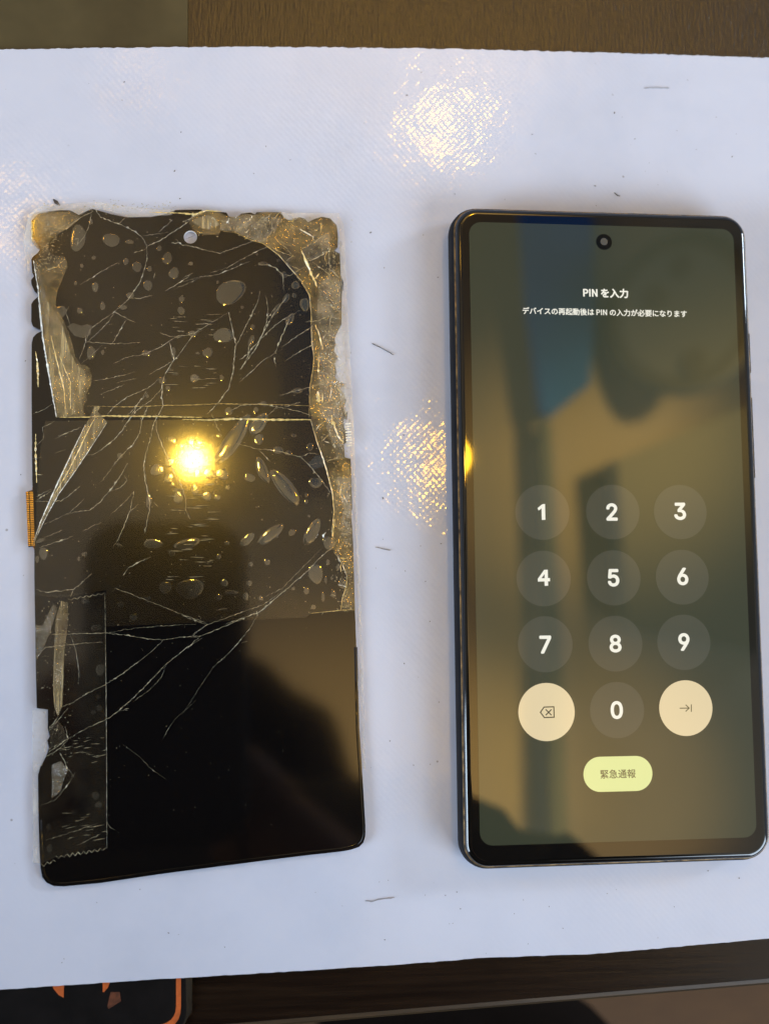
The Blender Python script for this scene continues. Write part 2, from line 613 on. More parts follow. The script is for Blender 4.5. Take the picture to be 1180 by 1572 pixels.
def ragged(pts, step, amp, r):
    d = densify([(u, v, 0) for u, v in pts], step)
    return [(p.x, p.y + r.uniform(-amp, amp)) for p in d]


edge_top = ragged(top, 5, 0.9, rnd)
edge_bot = ragged(bot, 9, 0.5, rnd)
sheet = plate('plastic_work_sheet', P2(edge_top + edge_bot, 0.0), zdesk + 0.0011, 0.0, 'mat')
tag(sheet, 'pale lavender textured plastic sheet the two screens lie on', 'work sheet')

# ------------------------------------------------------------------ the working phone
TH = 0.010917
phone = empty('smartphone', (0.08748, 0.02483, 0))
phone.rotation_euler = (0, 0, TH)
tag(phone, 'intact smartphone with its lit screen asking for a PIN in Japanese', 'smartphone')
bpy.context.view_layer.update()
PINV = (Matrix.Translation(phone.location) @ Matrix.Rotation(TH, 4, 'Z')).inverted()


def pl(u, v, z=PHONE_TOP):
    q = PINV @ px(u, v, z)
    return q.x, q.y


HX, HY, CY = 37.0 * MM, 78.1 * MM, -0.7 * MM


def ring(inset, z, r=6.3 * MM):
    return rrect(HX - inset * MM, HY - inset * MM, max(r - inset * MM, 1.5 * MM), z * MM, 10, 0, CY)


loft('frame', [ring(2.6, 0.05), ring(1.2, 0.5), ring(0.45, 1.4), ring(0.12, 2.6), ring(0.0, 4.2), ring(0.1, 5.6), ring(0.45, 6.8),
               ring(0.75, 7.35), ring(1.0, 7.45)], 'phone_frame', phone)
loft('rim', [ring(0.72, 7.30), ring(0.66, 7.42), ring(0.80, 7.52), ring(1.05, 7.50)], 'worn_rim', phone, False, False)
glass = loft('cover_glass', [ring(0.92, 7.44), ring(0.98, 7.85), ring(1.16, 8.25), ring(1.5, 8.55), ring(1.95, 8.71), ring(2.3, 8.75), ring(2.5, 8.752)],
             'phone_glass', phone)
mk('speaker_slit', [(x, y + CY, 8.66 * MM) for x, y in ((-9 * MM, 76.0 * MM), (9 * MM, 76.0 * MM), (9 * MM, 76.25 * MM), (-9 * MM, 76.25 * MM))], [(0, 1, 2, 3)], 'dark', phone)
for (x0, y0, y1) in ((HX + 0.15 * MM, 12 * MM, 32 * MM), (HX + 0.15 * MM, 38 * MM, 48 * MM)):
    b = loft('side_button', [rrect(0.35 * MM, (y1 - y0) / 2, 0.3 * MM, z, 3, x0, (y0 + y1) / 2) for z in (3.2 * MM, 5.2 * MM)], 'phone_frame', phone)

SZ = PHONE_TOP


def screen_plate(name, pts, dz, mat, parent):
    z = SZ + dz * MM
    return mk(name, [(x, y, z) for x, y in pts], [tuple(range(len(pts)))], mat, parent)


screen = screen_plate('screen', [(x, y) for x, y, z in rrect(32.85 * MM, 73.0 * MM, 3.0 * MM, 0, 8)], 0.0, 'screen', phone)


def disc(name, u, v, r, dz, mat, parent, seg=48, ky=1.0):
    x, y = pl(u, v)
    return screen_plate(name, [(x + r * MM * math.cos(2 * math.pi * k / seg), y + ky * r * MM * math.sin(2 * math.pi * k / seg)) for k in range(seg)], dz, mat, parent)


import os
FDIR = bpy.utils.system_resource('DATAFILES', path='fonts')


def font(fn):
    try:
        return bpy.data.fonts.load(os.path.join(FDIR, fn))     # Blender's own typefaces
    except Exception:
        return None


F_NUM, F_CJK = font('Inter.woff2'), font('Noto Sans CJK Regular.woff2')


def text(name, body, u, v, size, dz, mat, parent, bold=0.0, width=None):
    c = bpy.data.curves.new(name, 'FONT')
    c.body, c.size, c.align_x, c.align_y = body, 1.0, 'CENTER', 'CENTER'
    c.resolution_u = 4
    f_ = F_NUM if body.isdigit() else F_CJK
    if f_:
        c.font = f_
    o = bpy.data.objects.new(name, c)
    COL.objects.link(o)
    dg = bpy.context.evaluated_depsgraph_get()
    me = bpy.data.meshes.new_from_object(o.evaluated_get(dg))
    bpy.data.objects.remove(o)
    xs = [q.co.x for q in me.vertices]
    ys = [q.co.y for q in me.vertices]
    mx, my = (max(xs) + min(xs)) / 2, (max(ys) + min(ys)) / 2
    s = size * MM / (max(ys) - min(ys)) if width is None else width * MM / (max(xs) - min(xs))
    x, y = pl(u, v)
    base = [((q.co.x - mx) * s, (q.co.y - my) * s) for q in me.vertices]
    polys = [tuple(p.vertices) for p in me.polygons]
    bpy.data.meshes.remove(me)
    V, Fc = [], []
    steps = [(0, 0)] + ([(math.cos(k * math.pi / 4), math.sin(k * math.pi / 4)) for k in range(8)] if bold else [])
    for k, (ox, oy) in enumerate(steps):                # heavier strokes
        i0 = len(V)
        V += [(x + a + ox * bold * s, y + b + oy * bold * s, SZ + (dz + 0.001 * k) * MM) for a, b in base]
        Fc += [tuple(j + i0 for j in p) for p in polys]
    o = mk(name, V, Fc, mat, parent)
    for p in o.data.polygons:
        if p.normal.z < 0:
            p.flip()
    return o


PXM = 0.1495                                            # mm per photo pixel at the screen
keys = {'1': (831.5, 786.5), '2': (938.5, 786), '3': (1043, 785), '4': (834, 887.5), '5': (941, 887), '6': (1047, 885),
        '7': (836.5, 989.5), '8': (944, 988), '9': (1049, 985.5), '0': (946, 1090)}
kc = {'1': (832, 786.5), '2': (940, 786), '3': (1043.5, 786), '4': (834, 888), '5': (941.5, 887), '6': (1046.5, 886), '7': (836.5, 989),
      '8': (944, 988), '9': (1049, 986), '0': (946.5, 1090)}
for k, (u, v) in keys.items():
    disc('number_key', *kc[k], 43.5 * PXM, 0.02, 'key', screen)
    if k == '1':
        screen_plate('key_numeral', [pl(824.5, 780), pl(831.5, 774.2), pl(836, 773.6), pl(836.6, 798), pl(831, 798.2), pl(830.6, 780.6), pl(826.3, 783.8)], 0.05, 'white', screen)
        continue
    if k == '4':
        out4 = [pl(834.6, 874.8), pl(840.2, 874.6), pl(840.5, 887.4), pl(843.6, 887.4), pl(843.7, 892.4), pl(840.6, 892.5), pl(840.8, 899.2), pl(835.4, 899.3), pl(835.2, 892.6), pl(825.0, 892.8), pl(824.9, 888.6)]
        in4 = [pl(835.3, 881.3), pl(830.6, 887.7), pl(835.4, 887.6)]
        tr = tessellate_polygon([[Vector((*p, 0)) for p in out4], [Vector((*p, 0)) for p in in4]])
        o4 = mk('key_numeral', [(*p, SZ + 0.05 * MM) for p in out4 + in4], [tuple(t) for t in tr], 'white', screen)
        for p in o4.data.polygons:
            if p.normal.z < 0:
                p.flip()
        continue
    text('key_numeral', k, u, v, 25.5 * PXM, 0.05, 'white', screen, bold=0.024)
disc('erase_key', 838.5, 1093, 44.6 * PXM, 0.02, 'cream', screen)
disc('enter_key', 1052, 1087, 43.3 * PXM, 0.02, 'cream', screen)
x, y = pl(948, 1188)
screen_plate('emergency_call_key', [(a, b) for a, b, c in rrect(55 * PXM * MM, 26.8 * PXM * MM, 26.5 * PXM * MM, 0, 10, x, y)], 0.02, 'lime', screen)
text('heading_text', 'PIN を入力', 929, 450, 0, 0.05, 'white', screen, bold=0.013, width=73.5 * PXM)
text('message_text', 'デバイスの再起動後は PIN の入力が必要になります', 928.5, 479.5, 0, 0.05, 'white', screen, bold=0.008, width=271 * PXM)
text('emergency_call_text', '緊急通報', 948, 1188, 0, 0.05, 'ink2', screen, bold=0.004, width=56 * PXM)


def stroke(name, segs, wd, mat):
    V, Fc = [], []
    for a, b in segs:
        a, b = Vector(pl(*a)), Vector(pl(*b))
        t = (b - a).normalized()
        a, b = a - t * wd * 0.4, b + t * wd * 0.4
        nn = Vector((-t.y, t.x)) * wd / 2
        i = len(V)
        zz = SZ + (0.05 + 0.001 * len(Fc)) * MM
        V += [(*(a - nn), zz), (*(b - nn), zz), (*(b + nn), zz), (*(a + nn), zz)]
        Fc.append((i, i + 1, i + 2, i + 3))
    return mk(name, V, Fc, mat, screen)


bk = [(829, 1093.5), (834.5, 1085.5), (849.5, 1085), (850, 1101), (835, 1101.5)]
stroke('erase_icon', [(bk[i], bk[(i + 1) % 5]) for i in range(5)] + [((837.5, 1089.5), (845.5, 1097.5)), ((845.5, 1089.5), (837.5, 1097.5))], 1.7 * PXM * MM, 'ink')
stroke('enter_icon', [((1043, 1087.2), (1056.5, 1087)), ((1052, 1082.3), (1057, 1087)), ((1052, 1091.8), (1057, 1087)), ((1060.3, 1082), (1060.3, 1092))], 1.5 * PXM * MM, 'ink2')
disc('camera_hole', 926.5, 371.5, 13.2 * PXM, 0.02, 'lensring', screen)
disc('camera_lens', 926.5, 371, 6.0 * PXM, 0.05, 'lens', screen, 24)

# ------------------------------------------------------------------ the broken display panel
PT = 1.4 * MM                                           # its top face
ZQ = {1: (30, 290, 4.214), 2: (280, 290, 4.214), 3: (30, 600, 4.214), 4: (280, 600, 4.214), 5: (30, 900, 3.207), 6: (280, 900, 3.207), 7: (40, 560, 5.243), 8: (460, 320, 3.93), 0: (0, 0, 1)}


def q(s, pts):
    a, b, k = ZQ[s]
    return [(a + u / k, b + v / k) for u, v in pts]


outline = (q(1, [(75, 190), (85, 165), (110, 152), (240, 138), (330, 138), (385, 168), (420, 150), (470, 128), (520, 142), (600, 165), (700, 184), (850, 182), (950, 160), (1010, 136), (1180, 134)])
           + q(2, [(80, 140), (250, 150), (285, 152), (300, 178), (350, 186), (380, 160), (440, 152), (470, 165), (480, 150), (640, 150), (655, 185), (680, 200), (760, 182), (790, 190), (812, 216), (850, 195), (900, 180), (955, 190), (998, 235), (1005, 300), (1004, 375), (980, 398), (1018, 420),
                   (1024, 560), (1040, 605), (1036, 655), (1030, 700), (1028, 880), (1000, 930), (985, 965), (992, 1010), (978, 1050), (1012, 1092), (985, 1140), (1000, 1180), (985, 1220), (1010, 1250), (1058, 1262), (1015, 1292), (1050, 1330), (1060, 1370), (1040, 1420), (1065, 1490)])
           + q(4, [(1070, 130), (1040, 165), (1045, 240), (1066, 262), (1062, 330), (1045, 345), (1050, 430), (1088, 440), (1092, 560), (1098, 760), (1090, 800), (1100, 900), (1105, 1030), (1110, 1200), (1116, 1418)])
           + q(6, [(852, 200), (858, 350), (871, 700), (890, 1000), (900, 1180), (900, 1230), (890, 1262), (868, 1284), (830, 1297), (780, 1306), (600, 1326), (400, 1351), (200, 1377), (0, 1403)])
           + q(5, [(700, 1416), (400, 1461), (220, 1478), (170, 1476), (135, 1460), (113, 1432), (105, 1390), (100, 1300), (95, 1150), (92, 930), (103, 892), (125, 850), (138, 822), (146, 795), (138, 760), (150, 738), (140, 700), (141, 607), (86, 601), (82, 450), (79, 250), (76, 60)])
           + q(3, [(98, 1200), (98, 1050), (93, 860), (86, 640), (84, 560), (82, 300), (80, 60)])
           + q(1, [(80, 1300), (80, 1000), (90, 960), (110, 938), (150, 916), (120, 905), (88, 888), (78, 860), (78, 745), (92, 722), (118, 700), (130, 688), (100, 664), (80, 620), (76, 590), (95, 565), (84, 540), (78, 455), (92, 435), (118, 415), (134, 392), (108, 374), (84, 345), (76, 300)]))
M['hole_reflector'] = plain('white_hole_reflector', (0.9, 0.9, 0.92), 0.4)  # white ring added inside the hole to bounce light and brighten it
hole = [(292.5 + 10.3 * math.cos(2 * math.pi * k / 28), 363.8 + 10.0 * math.sin(2 * math.pi * k / 28)) for k in range(28)]
panel = empty('broken_display_panel', tuple(px(300, 840, 0)))
tag(panel, 'shattered black phone display panel patched with clear tape', 'display panel')
POFF = Vector(panel.location)


def W2(pts, z):
    return [(p.x - POFF.x, p.y - POFF.y) for p in (px(u, v, z) for u, v in pts)]


plate('glass_panel', W2(outline, PT), 0.0002, PT, 'oled', panel, [W2(hole[::-1], PT)])
hw_ = W2(hole, PT)
hc = (sum(p[0] for p in hw_) / 28, sum(p[1] for p in hw_) / 28)
rings_ = [[(hc[0] + (p[0] - hc[0]) * 0.985, hc[1] + (p[1] - hc[1]) * 0.985, z) for p in hw_] for z in (0.0003, PT - 0.0001)]
loft('added_hole_reflector', rings_, 'hole_reflector', panel, False, False)
# rounded lower edge of the panel
lower = q(6, [(849, 300), (858, 700), (877, 1000), (888, 1180), (886, 1225), (876, 1252), (858, 1270), (826, 1283), (780, 1292), (600, 1312), (400, 1337), (200, 1362), (0, 1388)]) \
    + q(5, [(700, 1402), (400, 1447), (222, 1464), (176, 1461), (145, 1447), (125, 1424), (117, 1388), (112, 1300), (107, 1150)])
for z, rr, nm in ((PT - 0.62 * MM, 0.66 * MM, 'edge_rim'),):
    tube(nm, [Vector((*xy, z)) for xy in W2(lower, PT)], rr, 'oled_edge', panel, 10)


def film(pts, dz, mat, name='tape', parent=panel, label=None):
    z = PT + dz * MM
    o = mk(name, [(x, y, z) for x, y in W2(pts, z)], [], mat, parent) if False else None
    loops = [Vector((x, y, 0)) for x, y in W2(pts, z)]
    tris = tessellate_polygon([loops])
    o = mk(name, [(p.x, p.y, z) for p in loops], [tuple(t) for t in tris], mat, parent)
    for p in o.data.polygons:
        if p.normal.z < 0:
            p.flip()
    if label:
        o['label'] = label
    return o


def zig(a, b, k, amp):
    out = []
    for i in range(k + 1):
        t = i / k
        out.append((a[0] + (b[0] - a[0]) * t, a[1] + (b[1] - a[1]) * t + (amp if i % 2 else -amp) * rnd.uniform(0.6, 1.2)))
    return out


t1 = film([(48, 372), (46, 336), (58, 322), (75, 315), (150, 312), (205, 319), (300, 324), (521, 327), (523, 420), (529, 540), (532, 600), (540, 634), (536, 641), (87, 641), (72, 540), (60, 450)], 0.30, 'film',
          label='wide clear tape over the top of the panel')
t2 = film([(70, 646), (536, 642), (543, 660), (545, 705), (543, 820), (546, 938), (478, 941), (470, 948)] + zig((470, 948), (163, 962), 2, 0.1) + [(163, 906), (95, 918), (54, 914), (56, 780), (62, 690)], 0.26, 'film',
          label='clear tape across the middle of the panel')
t3 = film([(50, 914), (110, 913)] + zig((110, 911), (161, 909), 12, 1.1) + [(163, 912), (164, 1100), (164.5, 1301)] + zig((162, 1304), (86, 1318), 16, 2.0) + [(64, 1326), (51, 1326), (51, 1092)], 0.20, 'film_old',
          label='dull clear tape with serrated ends on the lower left')
film([(50, 1090), (60, 1088), (74, 1088), (73, 1150), (60, 1185), (59, 1260), (62, 1326), (51, 1324)], -0.3, 'overhang', 'tape_overhang')
film([(36, 372), (44, 330), (58, 318), (75, 313), (150, 310), (205, 318), (270, 323), (263, 330), (200, 334), (160, 322), (140, 320), (125, 330), (100, 322), (60, 328), (48, 340), (49, 362), (62, 382), (48, 398), (44, 420), (40, 400)], 0.34, 'overhang', 'tape_overhang')
film([(346, 326), (521, 327), (522, 362), (518, 352), (506, 336), (494, 333), (472, 342), (462, 335), (442, 338), (430, 327)], 0.33, 'overhang', 'tape_overhang')
film([(523, 380), (524, 420), (529, 540), (532, 600), (543, 640), (545, 705), (541, 706), (528, 690), (530, 640), (520, 600), (514, 560), (512, 520), (524, 500)], 0.33, 'overhang', 'tape_overhang')
film([(520, 330), (528, 345), (534, 480), (541, 620), (549, 800), (556, 1000), (561, 1180), (557, 1180), (552, 1000), (545, 800), (532, 600), (524, 440)], -1.1, 'overhang', 'clear_liner')

# loose areas of tape (air between film and glass)
frA = q(1, [(92, 175), (150, 158), (240, 145), (330, 148), (385, 172), (400, 182), (335, 245), (255, 290), (205, 325), (188, 365), (192, 405), (235, 432), (285, 440), (308, 465), (312, 505), (285, 570), (248, 660), (235, 720), (240, 780), (285, 850), (320, 930), (345, 1010), (362, 1085), (400, 1140), (425, 1138), (455, 1160), (470, 1210), (462, 1270), (432, 1330), (438, 1370), (418, 1400), (415, 1445), (440, 1478),
            (300, 1480), (240, 1480), (200, 1250), (150, 950), (120, 640), (95, 470), (138, 400), (95, 340)])
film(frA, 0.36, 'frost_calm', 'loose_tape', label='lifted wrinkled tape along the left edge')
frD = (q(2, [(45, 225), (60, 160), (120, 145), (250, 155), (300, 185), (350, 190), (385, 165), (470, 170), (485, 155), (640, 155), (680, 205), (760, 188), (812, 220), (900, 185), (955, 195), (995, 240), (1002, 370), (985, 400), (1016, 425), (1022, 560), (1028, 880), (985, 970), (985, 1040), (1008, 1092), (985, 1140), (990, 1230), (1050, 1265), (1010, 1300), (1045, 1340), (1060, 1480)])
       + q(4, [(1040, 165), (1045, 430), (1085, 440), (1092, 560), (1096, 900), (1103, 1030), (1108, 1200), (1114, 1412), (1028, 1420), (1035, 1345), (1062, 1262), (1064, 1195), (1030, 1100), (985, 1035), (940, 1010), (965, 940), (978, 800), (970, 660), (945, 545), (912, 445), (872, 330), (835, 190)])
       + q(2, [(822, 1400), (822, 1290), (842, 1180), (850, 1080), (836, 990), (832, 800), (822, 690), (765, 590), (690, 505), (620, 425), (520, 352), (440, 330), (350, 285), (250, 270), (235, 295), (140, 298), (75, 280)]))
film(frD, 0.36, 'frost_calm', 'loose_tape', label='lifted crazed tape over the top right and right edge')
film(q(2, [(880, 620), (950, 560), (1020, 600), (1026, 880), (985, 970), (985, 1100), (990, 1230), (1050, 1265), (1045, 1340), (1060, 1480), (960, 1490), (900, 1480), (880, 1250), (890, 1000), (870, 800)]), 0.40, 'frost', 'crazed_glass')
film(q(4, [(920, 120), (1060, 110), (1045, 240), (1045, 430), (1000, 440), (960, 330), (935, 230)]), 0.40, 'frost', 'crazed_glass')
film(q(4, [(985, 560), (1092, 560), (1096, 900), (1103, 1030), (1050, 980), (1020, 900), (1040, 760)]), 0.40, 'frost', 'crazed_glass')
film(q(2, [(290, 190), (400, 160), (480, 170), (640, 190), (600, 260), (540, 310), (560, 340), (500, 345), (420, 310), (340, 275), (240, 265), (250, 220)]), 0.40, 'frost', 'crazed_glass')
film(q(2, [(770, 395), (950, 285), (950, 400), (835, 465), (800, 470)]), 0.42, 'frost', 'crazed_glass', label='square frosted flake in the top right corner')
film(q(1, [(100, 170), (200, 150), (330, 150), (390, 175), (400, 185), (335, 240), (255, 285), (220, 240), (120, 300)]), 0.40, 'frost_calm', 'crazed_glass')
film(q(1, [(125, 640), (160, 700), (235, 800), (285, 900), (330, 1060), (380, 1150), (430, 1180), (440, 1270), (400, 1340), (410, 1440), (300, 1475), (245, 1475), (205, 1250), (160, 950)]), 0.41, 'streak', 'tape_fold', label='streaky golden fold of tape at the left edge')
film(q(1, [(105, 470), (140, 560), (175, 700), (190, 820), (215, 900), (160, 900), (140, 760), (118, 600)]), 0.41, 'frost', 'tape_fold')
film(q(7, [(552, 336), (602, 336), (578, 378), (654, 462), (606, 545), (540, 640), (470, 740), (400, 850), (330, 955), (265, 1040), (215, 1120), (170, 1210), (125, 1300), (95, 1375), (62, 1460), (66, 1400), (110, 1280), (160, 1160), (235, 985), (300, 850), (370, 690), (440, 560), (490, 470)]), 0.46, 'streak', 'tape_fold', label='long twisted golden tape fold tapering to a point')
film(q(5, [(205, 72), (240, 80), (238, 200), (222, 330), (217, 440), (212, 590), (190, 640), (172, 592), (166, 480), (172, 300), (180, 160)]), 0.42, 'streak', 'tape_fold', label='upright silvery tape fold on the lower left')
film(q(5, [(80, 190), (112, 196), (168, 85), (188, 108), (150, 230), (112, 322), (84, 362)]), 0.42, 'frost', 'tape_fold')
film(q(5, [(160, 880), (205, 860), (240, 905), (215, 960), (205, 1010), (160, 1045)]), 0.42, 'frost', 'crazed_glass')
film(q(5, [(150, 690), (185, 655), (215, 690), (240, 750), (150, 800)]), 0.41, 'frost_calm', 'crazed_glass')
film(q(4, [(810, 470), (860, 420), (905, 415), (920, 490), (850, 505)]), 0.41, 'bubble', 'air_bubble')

# air bubbles
DOME = []


def bubble(s, u, v, rx, ry, rot=0.0, mat='bubble', hgt=None, dz=0.31):
    (cu, cv), = q(s, [(u, v)])
    k = ZQ[s][2]
    rx, ry = rx / k, ry / k
    c = px(cu, cv, PT)
    sc = 0.1545 * MM
    seg = 18 if max(rx, ry) > 4 else 12
    ph = [rnd.uniform(0, 6.28) for _ in range(3)]
    H = (hgt if hgt is not None else min(rx, ry) * (0.009 if max(rx, ry) > 1.9 * min(rx, ry) else 0.0022)) * MM
    V, Fc = [], []
    ringsb = ((1.0, 0.0), (0.93, 0.55), (0.75, 0.9), (0.4, 1.0))
    a = math.radians(rot)
    for f, hh in ringsb:
        for i in range(seg):
            t = 2 * math.pi * i / seg
            w_ = 1 + 0.07 * math.sin(2 * t + ph[0]) + 0.05 * math.sin(3 * t + ph[1])
            ex, ey = rx * f * w_ * math.cos(t), ry * f * w_ * math.sin(t)
            X = ex * math.cos(a) - ey * math.sin(a)
            Y = ex * math.sin(a) + ey * math.cos(a)
            V.append((c.x - POFF.x + X * sc, c.y - POFF.y + Y * sc, PT + dz * MM + hh * H))
    for r_ in range(3):
        for i in range(seg):
            b, d = r_ * seg + i, r_ * seg + (i + 1) % seg
            Fc.append((b, d, d + seg, b + seg))
    Fc.append(tuple(range(3 * seg, 4 * seg)))
    return mk('air_bubble', V, Fc, mat, panel, smooth=True)


B1 = [(380, 320, 50, 85), (595, 333, 53, 45), (713, 345, 24, 15), (690, 472, 18, 23), (762, 507, 30, 36), (842, 520, 15, 20), (832, 626, 28, 36), (905, 388, 16, 18), (958, 452, 33, 38), (1000, 548, 32, 38), (1108, 485, 16, 10), (1050, 715, 18, 20), (1047, 790, 24, 27), (492, 638, 22, 30), (540, 760, 17, 26), (392, 790, 18, 20), (672, 768, 24, 16), (270, 795, 32, 42), (405, 500, 12, 14), (365, 612, 10, 14), (465, 1063, 25, 48), (540, 1060, 12, 16), (820, 1065, 26, 20), (1120, 940, 24, 22), (1130, 1228, 24, 27), (962, 1292, 16, 16), (925, 1240, 22, 25), (828, 1342, 11, 12), (718, 692, 25, 20), (995, 1060, 18, 34), (465, 215, 13, 18), (482, 448, 15, 12)]
B2 = [(312, 670, 104, 74, 22), (265, 950, 60, 50), (165, 1060, 34, 30), (100, 1065, 14, 8), (55, 487, 16, 12), (455, 895, 15, 17), (387, 768, 11, 12), (228, 605, 9, 11), (657, 557, 20, 22), (730, 625, 25, 28), (722, 692, 14, 16), (790, 750, 32, 42), (80, 1225, 27, 27), (255, 1222, 15, 17), (65, 940, 24, 22), (300, 1440, 23, 28), (475, 1432, 14, 22, -25), (525, 1390, 22, 18), (740, 1308, 40, 17, 8), (483, 425, 9, 10), (620, 465, 12, 10), (520, 488, 34, 14), (670, 710, 18, 34, -35), (610, 780, 16, 45, -30), (695, 845, 22, 45, -25), (445, 985, 18, 40, -15)]
B3 = [(893, 513, 43, 40), (968, 567, 28, 30), (1028, 692, 30, 40), (990, 608, 12, 12), (652, 422, 20, 18), (1135, 640, 22, 34), (865, 990, 56, 32), (1085, 990, 80, 34, 12), (988, 1052, 18, 20), (160, 1053, 27, 40), (118, 1090, 14, 24), (425, 1058, 17, 14), (388, 1088, 10, 16), (975, 460, 30, 32), (1150, 540, 26, 34), (838, 710, 18, 45), (990, 318, 30, 18, -25), (1045, 355, 18, 16), (1110, 320, 32, 28), (650, 1000, 22, 8, -25), (140, 970, 28, 14, 20)]
B4 = [(325, 320, 52, 190, -31), (492, 215, 42, 85, -42), (495, 315, 27, 38, -15), (518, 515, 36, 84, 24), (665, 625, 46, 150, 37), (435, 563, 38, 26, -15), (618, 385, 36, 22), (685, 403, 22, 16), (825, 363, 22, 25), (860, 595, 42, 36), (257, 540, 40, 38), (170, 535, 38, 38), (158, 683, 32, 28), (228, 690, 20, 17), (240, 290, 16, 14), (292, 628, 15, 14), (420, 963, 52, 28, 42), (572, 928, 100, 36, 42), (838, 915, 40, 92, -24), (707, 917, 28, 18, 35), (288, 985, 15, 14), (235, 1075, 15, 16), (545, 1110, 20, 22), (442, 1123, 14, 16), (860, 1185, 46, 66), (1033, 1250, 25, 33), (1005, 1142, 11, 22), (940, 1110, 10, 22), (975, 1315, 15, 30), (908, 1335, 12, 32), (925, 1225, 8, 25), (800, 1295, 17, 25), (945, 985, 40, 42), (818, 812, 9, 10), (515, 835, 7, 8), (965, 1212, 8, 12), (715, 1280, 12, 12), (720, 290, 18, 12), (800, 718, 12, 14), (800, 675, 10, 14), (845, 1400, 18, 16), (272, 1243, 22, 22), (432, 1247, 17, 19), (410, 1330, 18, 24), (505, 1342, 18, 16), (115, 330, 25, 20, -20), (60, 330, 25, 22)]
for s, B in ((1, B1), (2, B2), (3, B3), (4, B4)):
    for b in B:
        bubble(s, *b)
for b in [(945, 1272, 40, 36), (1105, 1280, 80, 68), (658, 1383, 20, 18), (740, 1465, 21, 22), (830, 1343, 20, 16), (433, 1360, 20, 20)]:
    bubble(3, *b, mat='bubble_faint')
for b in [(237, 1335, 20, 18), (320, 1303, 42, 14)]:
    bubble(4, *b, mat='bubble_faint')
for b in [(380, 205, 25, 16), (400, 410, 22, 25), (375, 1030, 18, 16), (390, 1075, 16, 14), (395, 600, 14, 14), (390, 545, 12, 10), (365, 620, 12, 10), (145, 1185, 12, 14), (150, 1290, 14, 18), (270, 1110, 12, 12), (325, 70, 18, 18)]:
    bubble(5, *b, mat='bubble_faint')
# the three-cornered pocket
film(q(1, [(310, 890), (350, 868), (400, 885), (440, 875), (468, 885), (460, 945), (415, 965), (355, 950)]), 0.32, 'bubble', 'air_bubble')


# cracks
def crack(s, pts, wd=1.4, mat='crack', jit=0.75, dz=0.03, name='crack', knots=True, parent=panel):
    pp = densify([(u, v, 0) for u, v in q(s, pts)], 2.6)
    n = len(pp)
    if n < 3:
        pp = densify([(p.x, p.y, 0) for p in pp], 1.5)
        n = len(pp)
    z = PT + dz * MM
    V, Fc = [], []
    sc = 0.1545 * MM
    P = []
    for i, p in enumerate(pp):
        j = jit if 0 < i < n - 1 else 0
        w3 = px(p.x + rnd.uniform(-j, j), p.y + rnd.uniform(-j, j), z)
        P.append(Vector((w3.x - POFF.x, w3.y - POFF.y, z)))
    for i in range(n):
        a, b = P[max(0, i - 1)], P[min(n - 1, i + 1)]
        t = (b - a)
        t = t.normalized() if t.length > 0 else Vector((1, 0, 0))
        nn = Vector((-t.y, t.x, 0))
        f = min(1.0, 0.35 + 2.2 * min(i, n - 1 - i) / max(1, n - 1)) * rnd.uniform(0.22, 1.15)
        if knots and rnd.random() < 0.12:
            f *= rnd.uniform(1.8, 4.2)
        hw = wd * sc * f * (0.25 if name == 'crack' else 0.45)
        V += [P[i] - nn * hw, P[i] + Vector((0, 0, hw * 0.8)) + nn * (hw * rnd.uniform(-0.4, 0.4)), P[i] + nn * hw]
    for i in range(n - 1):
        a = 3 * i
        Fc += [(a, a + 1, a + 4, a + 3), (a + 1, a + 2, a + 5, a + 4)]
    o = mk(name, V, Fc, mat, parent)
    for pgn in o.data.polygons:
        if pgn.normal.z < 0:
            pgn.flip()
    return o


